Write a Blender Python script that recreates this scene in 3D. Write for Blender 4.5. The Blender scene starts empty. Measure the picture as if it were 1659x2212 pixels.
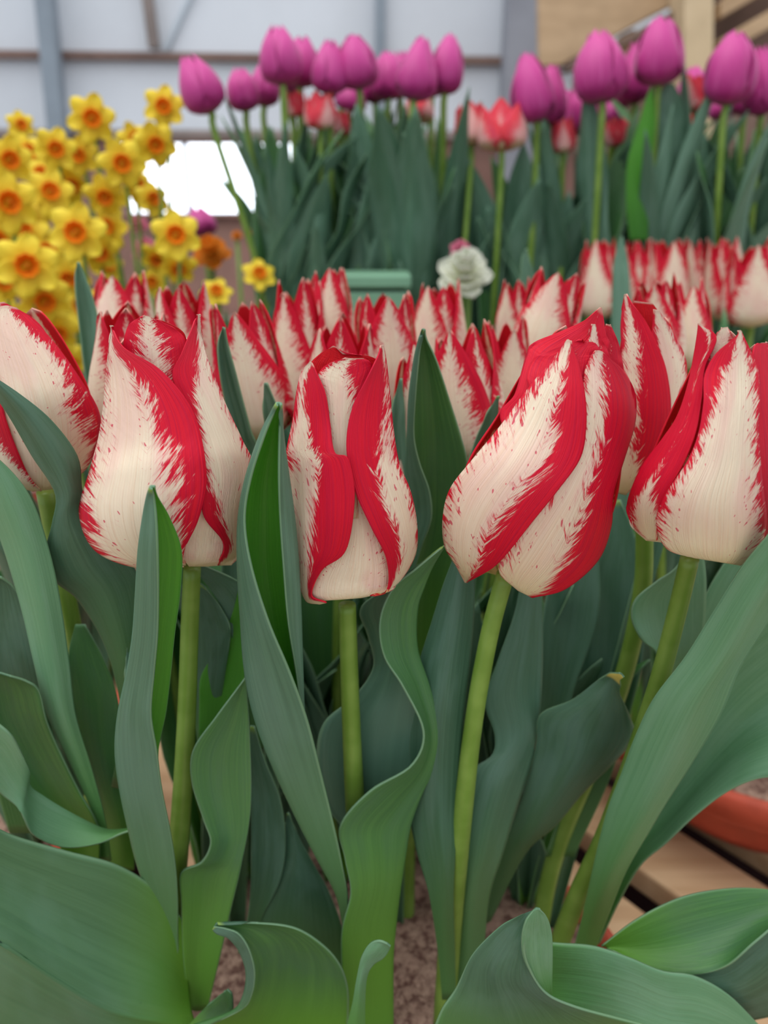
import bpy, math, random
from mathutils import Vector, Matrix

# ------------------------------------------------------------------ camera, world, lights
S = bpy.context.scene
COL = S.collection
PITCH = math.radians(20.0)
FPX = 1700.0
CAMZ = 0.39
cam_data = bpy.data.cameras.new('camera')
cam = bpy.data.objects.new('camera', cam_data)
COL.objects.link(cam)
cam.location = (0, 0, CAMZ)
cam.rotation_euler = (math.radians(90) - PITCH, 0, 0)
cam_data.sensor_fit = 'VERTICAL'
cam_data.sensor_height = 24.0
cam_data.lens = FPX / 2212.0 * 24.0
cam_data.clip_start = 0.01
cam_data.clip_end = 100
cam_data.dof.use_dof = True
cam_data.dof.focus_distance = 0.285
cam_data.dof.aperture_fstop = cam_data.lens / 3.6
S.camera = cam

world = bpy.data.worlds.new('overcast_daylight')
S.world = world
world.use_nodes = True
nt = world.node_tree
bg = nt.nodes['Background']
tc = nt.nodes.new('ShaderNodeTexCoord')
sp = nt.nodes.new('ShaderNodeSeparateXYZ')
rp = nt.nodes.new('ShaderNodeValToRGB')
nt.links.new(tc.outputs['Generated'], sp.inputs[0])
nt.links.new(sp.outputs['Z'], rp.inputs[0])
nt.links.new(rp.outputs[0], bg.inputs['Color'])
rp.color_ramp.elements[0].position = 0.0
rp.color_ramp.elements[0].color = (0.46, 0.50, 0.56, 1)
rp.color_ramp.elements[1].position = 0.95
rp.color_ramp.elements[1].color = (1.0, 1.0, 1.0, 1)
# the bright yard and sky low in the north, beyond the back wall
dt = nt.nodes.new('ShaderNodeVectorMath'); dt.operation = 'DOT_PRODUCT'
nt.links.new(tc.outputs['Generated'], dt.inputs[0]); dt.inputs[1].default_value = (-0.13, 0.99, 0.02)
mr = nt.nodes.new('ShaderNodeMapRange'); mr.interpolation_type = 'SMOOTHSTEP'
mr.inputs['From Min'].default_value = 0.90; mr.inputs['From Max'].default_value = 0.97
mr.inputs['To Min'].default_value = 1.46; mr.inputs['To Max'].default_value = 6.5
nt.links.new(dt.outputs['Value'], mr.inputs['Value'])
nt.links.new(mr.outputs['Result'], bg.inputs['Strength'])

def area(name, loc, rot, sx, sy, power, col=(1, 1, 1)):
    l = bpy.data.lights.new(name, 'AREA')
    l.shape = 'RECTANGLE'; l.size = sx; l.size_y = sy; l.energy = power; l.color = col
    o = bpy.data.objects.new(name, l)
    o.location = loc; o.rotation_euler = rot
    COL.objects.link(o)
    return o
# soft lamp added overhead for directional shading; no roof is built
area('added_top_light', (-0.7, 0.1, 2.4), (0.0, math.radians(-17), 0), 1.8, 2.2, 36, (1.0, 0.98, 0.95))

S.view_settings.view_transform = 'Standard'
S.view_settings.look = 'None'
S.view_settings.gamma = 1.0
S.view_settings.use_curve_mapping = False
S.view_settings.exposure = 0.0
S.cycles.use_denoising = True
S.cycles.max_bounces = 8
S.cycles.transparent_max_bounces = 8

# ------------------------------------------------------------------ geometry helpers
CP, SP_ = math.cos(PITCH), math.sin(PITCH)

def P(px, py, Y):
    """the point at distance Y in front of the camera that the photograph shows at px, py"""
    sx = (px - 829.5) / FPX
    q = (py - 1106.0) / FPX
    dy = CP - q * SP_
    dz = -SP_ - q * CP
    t = Y / dy
    return Vector((sx * t, Y, CAMZ + dz * t))

def G(px, py, z=0.0):
    """point of the plane at height z shown at px, py"""
    sx = (px - 829.5) / FPX
    q = (py - 1106.0) / FPX
    dy = CP - q * SP_
    dz = -SP_ - q * CP
    t = (z - CAMZ) / dz
    return Vector((sx * t, dy * t, z))

def m_per_px(py, Y):
    q = (py - 1106.0) / FPX
    return Y / (CP - q * SP_) / FPX

def cr(p0, p1, p2, p3, t):
    n = len(p1)
    t2, t3 = t * t, t * t * t
    return tuple(0.5 * (2 * p1[i] + (p2[i] - p0[i]) * t + (2 * p0[i] - 5 * p1[i] + 4 * p2[i] - p3[i]) * t2 +
                        (3 * p1[i] - p0[i] - 3 * p2[i] + p3[i]) * t3) for i in range(n))

def resample(pts, n):
    """Catmull-Rom through tuples, n samples"""
    k = len(pts)
    if k == 1:
        return [tuple(pts[0])] * n
    out = []
    for i in range(n):
        f = i / (n - 1) * (k - 1)
        a = min(int(f), k - 2)
        t = f - a
        p1, p2 = pts[a], pts[a + 1]
        p0 = pts[a - 1] if a > 0 else tuple(2 * p1[j] - p2[j] for j in range(len(p1)))
        p3 = pts[a + 2] if a + 2 < k else tuple(2 * p2[j] - p1[j] for j in range(len(p1)))
        out.append(cr(p0, p1, p2, p3, t))
    return out

def lerp_table(tab, t):
    if t <= tab[0][0]:
        return tab[0][1:]
    for k in range(len(tab) - 1):
        a, b = tab[k], tab[k + 1]
        if t <= b[0]:
            w = b[0] - a[0]
            f = (t - a[0]) / w
            z = tab[max(k - 1, 0)]; e = tab[min(k + 2, len(tab) - 1)]
            out = []
            for i in range(1, len(a)):       # cubic through the stations with finite-difference slopes
                m0 = (b[i] - z[i]) / (b[0] - z[0]) * w
                m1 = (e[i] - a[i]) / (e[0] - a[0]) * w
                f2, f3 = f * f, f * f * f
                out.append((2 * f3 - 3 * f2 + 1) * a[i] + (f3 - 2 * f2 + f) * m0 + (-2 * f3 + 3 * f2) * b[i] + (f3 - f2) * m1)
            return tuple(out)
    return tab[-1][1:]

def grid_mesh(name, W, nv, nu, uv, redf=None, mats=(), thick=0.0006, parent=None, rim=None):
    """W: nv*nu world (or local) points, rows along the length"""
    org = parent.location if parent is not None else Vector((0, 0, 0))
    verts = [tuple(w - org) for w in W]
    faces = []
    for i in range(nv - 1):
        for j in range(nu - 1):
            faces.append((i * nu + j, i * nu + j + 1, (i + 1) * nu + j + 1, (i + 1) * nu + j))
    me = bpy.data.meshes.new(name)
    me.from_pydata(verts, [], faces)
    me.polygons.foreach_set('use_smooth', [True] * len(faces))
    ul = me.uv_layers.new(name='UVMap')
    buf = []
    for f in faces:
        for k in f:
            buf += [uv[k][0], uv[k][1]]
    ul.data.foreach_set('uv', buf)
    if redf is not None:
        at = me.attributes.new('redf', 'FLOAT', 'POINT')
        at.data.foreach_set('value', redf)
    for m in mats:
        me.materials.append(m)
    me.update()
    o = bpy.data.objects.new(name, me)
    COL.objects.link(o)
    if thick:
        md = o.modifiers.new('thickness', 'SOLIDIFY')
        md.thickness = thick
        md.offset = -1
        if len(mats) > 1:
            md.material_offset = 1
        if len(mats) > 2:
            md.material_offset_rim = 2
    if parent is not None:
        o.parent = parent
    return o

def tag(o, label, cat, group=None, kind=None):
    if label: o['label'] = label
    if cat: o['category'] = cat
    if group: o['group'] = group
    if kind: o['kind'] = kind
    return o

def thing(name, loc, label, cat, group=None):
    o = bpy.data.objects.new(name, None)
    o.empty_display_size = 0.01
    COL.objects.link(o)
    o.location = loc
    return tag(o, label, cat, group)

def poly_obj(name, verts, faces, mat, parent=None, smooth=False):
    org = parent.location if parent is not None else Vector((0, 0, 0))
    me = bpy.data.meshes.new(name)
    me.from_pydata([tuple(Vector(v) - org) for v in verts], [], faces)
    me.polygons.foreach_set('use_smooth', [smooth] * len(faces))
    if mat: me.materials.append(mat)
    me.update()
    o = bpy.data.objects.new(name, me)
    COL.objects.link(o)
    if parent is not None: o.parent = parent
    return o

def tube(name, pts, radii, mat, parent=None, seg=14, squash=1.0):
    """round tube through points; pts already dense"""
    verts, faces = [], []
    n = len(pts)
    prev = Vector((1, 0, 0))
    for i, p in enumerate(pts):
        d = (pts[min(i + 1, n - 1)] - pts[max(i - 1, 0)]).normalized()
        a = (prev - d * prev.dot(d)).normalized()
        b = d.cross(a)
        prev = a
        for k in range(seg):
            th = 2 * math.pi * k / seg
            verts.append(p + (a * math.cos(th) + b * math.sin(th) * squash) * radii[i])
    for i in range(n - 1):
        for k in range(seg):
            k2 = (k + 1) % seg
            faces.append((i * seg + k, i * seg + k2, (i + 1) * seg + k2, (i + 1) * seg + k))
    faces.append(tuple(range(seg - 1, -1, -1)))
    faces.append(tuple((n - 1) * seg + k for k in range(seg)))
    return poly_obj(name, verts, faces, mat, parent, True)

def box_verts(c, s, M=None):
    vs = []
    for x in (-1, 1):
        for y in (-1, 1):
            for z in (-1, 1):
                v = Vector((x * s[0] / 2, y * s[1] / 2, z * s[2] / 2))
                if M: v = M @ v
                vs.append(Vector(c) + v)
    fs = [(0, 1, 3, 2), (4, 6, 7, 5), (0, 4, 5, 1), (2, 3, 7, 6), (0, 2, 6, 4), (1, 5, 7, 3)]
    return vs, fs

def box(name, c, s, mat, M=None, parent=None, bevel=0.004):
    v, f = box_verts(c, s, M)
    o = poly_obj(name, v, f, mat, parent)
    if bevel:
        b = o.modifiers.new('bevel', 'BEVEL'); b.width = bevel; b.segments = 2
    return o

# ------------------------------------------------------------------ materials
def new_mat(name):
    m = bpy.data.materials.new(name)
    m.use_nodes = True
    t = m.node_tree
    t.nodes.clear()
    out = t.nodes.new('ShaderNodeOutputMaterial')
    return m, t, out

class N:
    """tiny node-building helper"""
    def __init__(s, t): s.t = t
    def n(s, typ, **kw):
        nd = s.t.nodes.new(typ)
        for k, v in kw.items(): setattr(nd, k, v)
        return nd
    def lk(s, a, b): s.t.links.new(a, b)
    def val(s, x, sock):
        if isinstance(x, (int, float)): sock.default_value = x
        else: s.lk(x, sock)
    def math(s, op, a, b=0.0, c=None, clamp=False):
        nd = s.n('ShaderNodeMath', operation=op); nd.use_clamp = clamp
        s.val(a, nd.inputs[0]); s.val(b, nd.inputs[1])
        if c is not None: s.val(c, nd.inputs[2])
        return nd.outputs[0]
    def ss(s, x, a, b):
        nd = s.n('ShaderNodeMapRange'); nd.interpolation_type = 'SMOOTHSTEP'
        s.val(x, nd.inputs['Value']); nd.inputs['From Min'].default_value = a; nd.inputs['From Max'].default_value = b
        return nd.outputs['Result']
    def xyz(s, x, y, z=0.0):
        nd = s.n('ShaderNodeCombineXYZ')
        s.val(x, nd.inputs[0]); s.val(y, nd.inputs[1]); s.val(z, nd.inputs[2])
        return nd.outputs[0]
    def noise(s, vec, scale=1.0, detail=2.0, rough=0.5):
        nd = s.n('ShaderNodeTexNoise')
        s.lk(vec, nd.inputs['Vector']); nd.inputs['Scale'].default_value = scale
        nd.inputs['Detail'].default_value = detail; nd.inputs['Roughness'].default_value = rough
        return nd.outputs['Fac']
    def mix(s, f, a, b):
        nd = s.n('ShaderNodeMix', data_type='RGBA')
        s.val(f, nd.inputs[0])
        for x, k in ((a, 6), (b, 7)):
            if isinstance(x, tuple): nd.inputs[k].default_value = (*x, 1)
            else: s.lk(x, nd.inputs[k])
        return nd.outputs[2]
    def uv(s):
        nd = s.n('ShaderNodeUVMap'); nd.uv_map = 'UVMap'
        sep = s.n('ShaderNodeSeparateXYZ'); s.lk(nd.outputs[0], sep.inputs[0])
        return sep.outputs[0], sep.outputs[1]
    def rnd(s):
        return s.n('ShaderNodeObjectInfo').outputs['Random']
    def bump(s, h, strength, dist):
        nd = s.n('ShaderNodeBump'); s.lk(h, nd.inputs['Height'])
        nd.inputs['Strength'].default_value = strength; nd.inputs['Distance'].default_value = dist
        return nd.outputs[0]

def surf(t, out, col, rough=0.5, trans=0.0, tcol=None, normal=None, spec=0.4, sheen=0.0, coat=0.0):
    h = N(t)
    b = t.nodes.new('ShaderNodeBsdfPrincipled')
    if isinstance(col, tuple): b.inputs['Base Color'].default_value = (*col, 1)
    else: h.lk(col, b.inputs['Base Color'])
    h.val(rough, b.inputs['Roughness'])
    b.inputs['Specular IOR Level'].default_value = spec
    if sheen:
        b.inputs['Sheen Weight'].default_value = sheen
    if normal is not None: h.lk(normal, b.inputs['Normal'])
    if trans:
        tr = t.nodes.new('ShaderNodeBsdfTranslucent')
        c = tcol if tcol is not None else col
        if isinstance(c, tuple): tr.inputs[0].default_value = (*c, 1)
        else: h.lk(c, tr.inputs[0])
        if normal is not None: h.lk(normal, tr.inputs['Normal'])
        mx = t.nodes.new('ShaderNodeMixShader')
        mx.inputs[0].default_value = trans
        h.lk(b.outputs[0], mx.inputs[1]); h.lk(tr.outputs[0], mx.inputs[2])
        h.lk(mx.outputs[0], out.inputs[0])
    else:
        h.lk(b.outputs[0], out.inputs[0])
    return b

def petal_mat(name, cream, red, pink, bias=0.0, base_tint=(0.78, 0.70, 0.42), trans=0.22, streak=1.0):
    m, t, out = new_mat(name)
    h = N(t)
    u, v = h.uv()
    au = h.math('ABSOLUTE', u)
    at = h.n('ShaderNodeAttribute'); at.attribute_name = 'redf'
    r = at.outputs['Fac']
    rnd = h.rnd()
    sd = h.math('MULTIPLY', rnd, 40.0)
    s = h.math('SUBTRACT', v, h.math('MULTIPLY', au, 0.17))
    n1 = h.noise(h.xyz(h.math('MULTIPLY', s, 120.0), h.math('MULTIPLY', u, 4.2), sd), 1.0, 3.0, 0.65)
    n2 = h.noise(h.xyz(h.math('MULTIPLY', s, 30.0), h.math('MULTIPLY', u, 2.6), sd), 1.0, 2.0, 0.5)
    n3 = h.noise(h.xyz(h.math('MULTIPLY', s, 46.0), h.math('MULTIPLY', u, 9.0), h.math('ADD', sd, 9.0)), 1.0, 1.0, 0.5)
    x = h.math('ADD', r, h.math('MULTIPLY', h.math('SUBTRACT', n1, 0.5), 0.66 * streak))
    x = h.math('ADD', x, h.math('MULTIPLY', h.math('SUBTRACT', n2, 0.5), 0.44 * streak))
    x = h.math('ADD', x, bias)
    mask = h.ss(x, -0.02, 0.06)
    pinkm = h.ss(x, -0.11, 0.03)
    # lone flecks in the pale field, thicker towards the coloured margin
    fleck = h.ss(h.math('ADD', n3, h.math('MULTIPLY', r, 0.30)), 0.655, 0.675)
    fleck = h.math('MULTIPLY', fleck, 0.8 * (1 if streak else 0))
    veins = h.noise(h.xyz(h.math('MULTIPLY', u, 34.0), h.math('MULTIPLY', v, 2.2), sd), 1.0, 2.0, 0.6)
    blush = h.noise(h.xyz(h.math('MULTIPLY', u, 1.4), h.math('MULTIPLY', v, 2.6), sd), 1.0, 2.0, 0.5)
    c = h.mix(h.ss(blush, 0.40, 0.68), cream, (cream[0] * 0.98, cream[1] * 0.82, cream[2] * 0.88))
    c = h.mix(h.ss(v, 0.26, 0.0), c, base_tint)
    c = h.mix(h.math('MULTIPLY', h.ss(veins, 0.42, 0.70), 0.42), c, (cream[0] * 0.9, cream[1] * 0.72, cream[2] * 0.66))
    c = h.mix(h.math('MULTIPLY', pinkm, 0.42 * streak), c, pink)
    c = h.mix(fleck, c, pink)
    rv = h.mix(h.ss(veins, 0.35, 0.75), red, (red[0] * 0.78, red[1] * 0.8, red[2] * 1.35))
    c = h.mix(mask, c, rv)
    c = h.mix(h.math('MULTIPLY', h.ss(v, 0.955, 0.99), 0.75), c, (0.74, 0.48, 0.38))
    hgt = h.math('ADD', veins, h.math('MULTIPLY', n2, 0.4))
    nrm = h.bump(hgt, 0.6, 0.0008)
    surf(t, out, c, 0.5, trans, c, nrm, 0.22, 0.0)
    return m

CREAM = (0.89, 0.79, 0.61)
RED = (0.74, 0.006, 0.030)
PINK = (0.66, 0.03, 0.10)
M_PET = petal_mat('petal_cream_red', CREAM, RED, PINK)
M_PIN = petal_mat('petal_inside', (0.84, 0.66, 0.42), (0.72, 0.008, 0.015), (0.75, 0.10, 0.10), bias=0.16, base_tint=(0.80, 0.66, 0.22))
M_CORAL = petal_mat('petal_coral', (0.90, 0.55, 0.52), (0.92, 0.08, 0.10), (0.90, 0.25, 0.28), bias=0.14, trans=0.3)

def purple_mat():
    m, t, out = new_mat('petal_purple')
    h = N(t)
    u, v = h.uv()
    rnd = h.rnd()
    veins = h.noise(h.xyz(h.math('MULTIPLY', u, 26.0), h.math('MULTIPLY', v, 2.0), h.math('MULTIPLY', rnd, 30)), 1.0, 2.0, 0.6)
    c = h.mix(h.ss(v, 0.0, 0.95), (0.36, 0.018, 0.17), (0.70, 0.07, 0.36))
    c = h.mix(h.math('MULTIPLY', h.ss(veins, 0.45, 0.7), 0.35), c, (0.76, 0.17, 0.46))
    c = h.mix(h.math('MULTIPLY', rnd, 0.25), c, (0.55, 0.02, 0.25))
    surf(t, out, c, 0.42, 0.22, c, h.bump(veins, 0.3, 0.0008), 0.4, 0.1)
    return m
M_PUR = purple_mat()

def leaf_mat(name, a, b, base, bloom, trans=0.12, tcol=(0.16, 0.42, 0.03), rough=0.42, tip=None, tip0=0.955):
    """a/b: two tones of the blade; base: towards the foot; bloom: waxy pale patches"""
    m, t, out = new_mat(name)
    h = N(t)
    u, v = h.uv()
    rnd = h.math('MULTIPLY', h.rnd(), 50.0)
    st = h.noise(h.xyz(h.math('MULTIPLY', u, 16.0), h.math('MULTIPLY', v, 1.6), rnd), 1.0, 3.0, 0.6)
    fine = h.noise(h.xyz(h.math('MULTIPLY', u, 55.0), h.math('MULTIPLY', v, 4.0), rnd), 1.0, 2.0, 0.6)
    pt = h.noise(h.xyz(h.math('MULTIPLY', u, 1.6), h.math('MULTIPLY', v, 4.0), rnd), 1.0, 3.0, 0.55)
    wear = h.noise(h.xyz(h.math('MULTIPLY', u, 9.0), h.math('MULTIPLY', v, 30.0), rnd), 1.0, 4.0, 0.7)
    c = h.mix(h.ss(st, 0.36, 0.66), a, b)
    c = h.mix(h.math('MULTIPLY', h.ss(pt, 0.42, 0.62), 0.45), c, bloom)
    c = h.mix(h.ss(v, 0.42, 0.02), c, base)
    c = h.mix(h.math('MULTIPLY', h.ss(wear, 0.66, 0.76), 0.35), c, (a[0] * 0.5, a[1] * 0.62, a[2] * 0.5))
    c = h.mix(h.rnd(), h.mix(0.30, c, (0.02, 0.05, 0.03)), h.mix(0.14, c, (0.20, 0.34, 0.26)))
    edge = h.ss(h.math('ABSOLUTE', u), 0.975, 0.995)
    c = h.mix(h.math('MULTIPLY', edge, 0.5), c, (0.22, 0.38, 0.22))
    if tip:
        c = h.mix(h.ss(v, tip0, min(1.0, tip0 + 0.06)), c, tip)
    hg = h.math('ADD', h.math('MULTIPLY', fine, 0.6), h.math('ADD', st, h.math('MULTIPLY', wear, 0.3)))
    surf(t, out, c, rough, trans, tcol, h.bump(hg, 0.35, 0.0007), 0.45, 0.0)
    return m

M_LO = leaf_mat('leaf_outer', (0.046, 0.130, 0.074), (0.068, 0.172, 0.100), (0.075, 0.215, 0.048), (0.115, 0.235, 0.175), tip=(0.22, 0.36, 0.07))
M_LI = leaf_mat('leaf_inner', (0.060, 0.200, 0.050), (0.090, 0.265, 0.060), (0.13, 0.36, 0.012), (0.075, 0.20, 0.085), trans=0.22, rough=0.38)  # light through the blade is put into this greener inner face
M_LB = leaf_mat('leaf_inner_bright', (0.085, 0.36, 0.006), (0.11, 0.43, 0.010), (0.06, 0.28, 0.01), (0.09, 0.38, 0.01), trans=0.45, tcol=(0.24, 0.75, 0.015))  # transmitted light painted in stronger, to offset the shaded folds
M_LG = leaf_mat('leaf_light', (0.125, 0.325, 0.155), (0.16, 0.375, 0.19), (0.10, 0.32, 0.045), (0.20, 0.41, 0.25), trans=0.2)
M_LF = leaf_mat('leaf_far', (0.060, 0.160, 0.095), (0.125, 0.265, 0.170), (0.045, 0.13, 0.05), (0.20, 0.36, 0.27), trans=0.15)
M_LT = leaf_mat('leaf_yellow_tip', (0.050, 0.140, 0.082), (0.072, 0.18, 0.105), (0.06, 0.18, 0.05), (0.12, 0.24, 0.20), tip=(0.66, 0.56, 0.14), tip0=0.80)
M_LW = leaf_mat('leaf_wide_low', (0.085, 0.235, 0.105), (0.11, 0.28, 0.13), (0.13, 0.36, 0.012), (0.16, 0.35, 0.22), trans=0.2)
M_RIM = leaf_mat('leaf_rim', (0.12, 0.26, 0.14), (0.15, 0.30, 0.17), (0.13, 0.30, 0.09), (0.17, 0.33, 0.22), trans=0.2)

def stem_mat():
    m, t, out = new_mat('stem_green')
    h = N(t)
    tcn = h.n('ShaderNodeTexCoord')
    n1 = h.noise(tcn.outputs['Object'], 60.0, 3.0)
    c = h.mix(h.ss(n1, 0.35, 0.7), (0.15, 0.27, 0.035), (0.21, 0.34, 0.06))
    surf(t, out, c, 0.4, 0.12, (0.3, 0.5, 0.08), h.bump(n1, 0.15, 0.0005), 0.45)
    return m
M_STEM = stem_mat()
def simple(name, col, rough=0.6, scale=8.0, var=0.18, bump=0.0, trans=0.0, spec=0.3):
    m, t, out = new_mat(name)
    h = N(t)
    tcn = h.n('ShaderNodeTexCoord')
    n1 = h.noise(tcn.outputs['Object'], scale, 4.0, 0.6)
    c = h.mix(h.ss(n1, 0.3, 0.7), tuple(x * (1 - var) for x in col), tuple(min(1, x * (1 + var)) for x in col))
    surf(t, out, c, rough, trans, c, h.bump(n1, 0.4, bump) if bump else None, spec)
    return m
M_TERRA = simple('terracotta', (0.46, 0.075, 0.04), 0.6, 30, 0.15, 0.0005)
M_WALLP = simple('wall_panel', (0.74, 0.78, 0.83), 0.55, 1.2, 0.06)
M_POST = simple('painted_steel', (0.27, 0.32, 0.37), 0.45, 4, 0.1)
M_BEAM = simple('dark_brown_rail', (0.22, 0.14, 0.115), 0.6, 6, 0.2)
M_BRACE = simple('grey_brown_brace', (0.28, 0.23, 0.21), 0.6, 6, 0.2)
M_BROWN = simple('brown_board', (0.30, 0.165, 0.13), 0.6, 5, 0.15)
M_GREY = simple('shadow_grey', (0.30, 0.31, 0.35), 0.6, 3, 0.1)
M_GLAZ = simple('window_bar', (0.55, 0.62, 0.68), 0.5, 3, 0.1)
M_TRAY = simple('pale_green_plastic', (0.16, 0.32, 0.21), 0.4, 8, 0.08)
M_FLOOR = simple('room_floor', (0.25, 0.22, 0.20), 0.7, 3, 0.2)

def wood_mat(name, a, b, stretch=(3, 40, 40)):
    m, t, out = new_mat(name)
    h = N(t)
    tcn = h.n('ShaderNodeTexCoord')
    mp = h.n('ShaderNodeMapping'); mp.inputs['Scale'].default_value = stretch
    h.lk(tcn.outputs['Object'], mp.inputs[0])
    n1 = h.noise(mp.outputs[0], 1.0, 5.0, 0.6)
    n2 = h.noise(tcn.outputs['Object'], 9.0, 3.0)
    c = h.mix(h.ss(n1, 0.3, 0.7), a, b)
    c = h.mix(h.math('MULTIPLY', h.ss(n2, 0.45, 0.75), 0.4), c, tuple(x * 0.7 for x in a))
    surf(t, out, c, 0.62, 0, None, h.bump(n1, 0.3, 0.001), 0.3)
    return m
M_WOOD = wood_mat('bench_wood', (0.52, 0.33, 0.18), (0.70, 0.50, 0.30))
M_WOOD2 = wood_mat('loft_wood', (0.47, 0.32, 0.185), (0.56, 0.39, 0.235), (3, 3, 20))
M_WOODP = wood_mat('loft_wood_pale', (0.60, 0.46, 0.28), (0.68, 0.53, 0.34), (8, 8, 2))
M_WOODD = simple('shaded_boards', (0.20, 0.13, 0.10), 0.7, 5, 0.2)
M_UNDER = simple('under_bench', (0.06, 0.03, 0.035), 0.9, 5, 0.2)

def soil_mat():
    m, t, out = new_mat('soil')
    h = N(t)
    tcn = h.n('ShaderNodeTexCoord')
    n1 = h.noise(tcn.outputs['Object'], 180.0, 5.0, 0.7)
    n2 = h.noise(tcn.outputs['Object'], 45.0, 4.0, 0.6)
    c = h.mix(h.ss(n1, 0.36, 0.64), (0.13, 0.065, 0.05), (0.42, 0.28, 0.21))
    c = h.mix(h.math('MULTIPLY', h.ss(n2, 0.5, 0.7), 0.5), c, (0.20, 0.10, 0.08))
    surf(t, out, c, 0.9, 0, None, h.bump(n1, 0.8, 0.004), 0.2)
    return m
M_SOIL = soil_mat()

def daff_mat(name, a, b, cx):
    m, t, out = new_mat(name)
    h = N(t)
    u, v = h.uv()
    n1 = h.noise(h.xyz(h.math('MULTIPLY', u, 14.0), h.math('MULTIPLY', v, 2.0), h.math('MULTIPLY', h.rnd(), 20)), 1.0, 2.0)
    c = h.mix(h.ss(v, 0.0, 0.9), a, b)
    c = h.mix(h.math('MULTIPLY', h.ss(n1, 0.45, 0.7), 0.3), c, cx)
    surf(t, out, c, 0.5, 0.3, c, h.bump(n1, 0.4, 0.001), 0.3)
    return m
M_DAFF = daff_mat('daffodil_yellow', (0.82, 0.52, 0.006), (0.90, 0.74, 0.06), (0.88, 0.60, 0.015))
M_CUP = daff_mat('daffodil_orange', (0.82, 0.20, 0.002), (0.92, 0.28, 0.004), (0.80, 0.13, 0.002))
M_WHITE = daff_mat('blossom_white', (0.80, 0.82, 0.55), (0.88, 0.90, 0.82), (0.8, 0.84, 0.5))
M_ORANGE = daff_mat('blossom_orange', (0.85, 0.42, 0.03), (0.92, 0.33, 0.02), (0.9, 0.5, 0.15))
M_ROSE = daff_mat('blossom_rose', (0.55, 0.03, 0.10), (0.80, 0.25, 0.38), (0.8, 0.4, 0.5))

# ------------------------------------------------------------------ traced sheets (petals and blades)
def sheet(name, rows, Y, mats, parent, nv=64, nu=22, wrap=None, red=None, thick=0.0006, cm=1.0, rip=0.0, seed=0):
    """rows from foot to tip; a row is a list of (px, py[, depth in cm]) across the blade.
    wrap(px, py, extra) turns it into depth on a flower's body. red: per row (left share, right share)."""
    K = max(len(r) for r in rows)
    rr = []
    for r in rows:
        flat = []
        for p in r:
            flat += [p[0], p[1], (p[2] if len(p) > 2 else 0.0)]
        if len(r) < K:
            pts = resample([tuple(flat[i:i + 3]) for i in range(0, len(flat), 3)], K)
            flat = [c for p in pts for c in p]
        rr.append(tuple(flat))
    R = resample(rr, nv)
    RED_ = resample([tuple(x) for x in red], nv) if red else None
    W, uv, rf = [], [], []
    rng = random.Random(seed)
    ph = [rng.random() * 6.28 for _ in range(4)]
    for i, fl in enumerate(R):
        pts = [tuple(fl[k:k + 3]) for k in range(0, len(fl), 3)]
        line = resample(pts, nu)
        v = i / (nv - 1)
        for j, (x, y, d) in enumerate(line):
            t = j / (nu - 1)
            u = t * 2 - 1
            if rip:
                d += rip * (math.sin(v * 17 + ph[0] + u * 1.5) * u * u * 0.6 + math.sin(v * 31 + ph[1]) * abs(u) ** 3 * 0.4)
            if wrap:
                W.append(P(x, y, wrap(x, y, d)))
            else:
                yy = Y[0] + (Y[1] - Y[0]) * v if isinstance(Y, tuple) else Y
                W.append(P(x, y, yy + d * 0.01 * cm))
            uv.append((u, v))
            if RED_:
                l, r_ = RED_[i]
                rf.append(max(t - (1 - r_), l - t))
    return grid_mesh(name, W, nv, nu, uv, rf if red else None, mats, thick, parent)

class Body:
    """the round body a flower's petals lie on: stations (px, py, radius px) from foot to top"""
    def __init__(s, st, Y):
        s.st, s.Y = st, Y
        b, t = Vector(st[0][:2]), Vector(st[-1][:2])
        s.b = b; s.ax = (t - b).normalized(); s.len = (t - b).length
        s.n = Vector((-s.ax.y, s.ax.x))
        s.tab = []
        for (x, y, r) in st:
            d = Vector((x, y)) - b
            s.tab.append((d.dot(s.ax), d.dot(s.n), r))
        s.tab.sort()
        s.k = m_per_px(sum(p[1] for p in st) / len(st), Y)
    def at(s, x, y):
        d = Vector((x, y)) - s.b
        t = d.dot(s.ax)
        c, r = lerp_table(s.tab, t)
        return d.dot(s.n) - c, r
    def wrap(s, layer=1.0):
        def f(x, y, e):
            l, r = s.at(x, y)
            q = 1 - min(1.0, (l / r) ** 2) if r > 0 else 0
            off = math.sqrt(q + 0.004) * r * layer
            return s.Y - off * s.k + e * 0.01
        return f
    def back(s, name, a0, a1, layer, mats, parent, top=1.0, redw=0.3):
        """a petal on the far side, between two angles (0 = straight back)"""
        nv, nu = 36, 16
        W, uv, rf = [], [], []
        mid, half = (a0 + a1) / 2, (a1 - a0) / 2
        for i in range(nv):
            v = i / (nv - 1)
            w = min(1.0, 1.08 * math.sqrt(max(0.0, 1 - v ** 3.0))) * (0.45 + 0.55 * min(1, v * 5))
            t = (0.08 + 0.92 * v) * s.len * top
            c, r = lerp_table(s.tab, t)
            r *= 0.90 * (0.55 + 0.45 * min(1, v * 6))
            for j in range(nu):
                u = j / (nu - 1) * 2 - 1
                a = mid + u * half * w
                lat = c + math.sin(a) * r * layer * .95
                p = s.b + s.ax * t + s.n * lat
                W.append(P(p.x, p.y, s.Y + math.cos(a) * r * layer * s.k))
                uv.append((u, v)); rf.append(abs(u) - 1.25 + 0.9 * min(1, v * 1.6))
        return grid_mesh(name, W, nv, nu, uv, rf, mats, 0.0006, parent)

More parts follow.
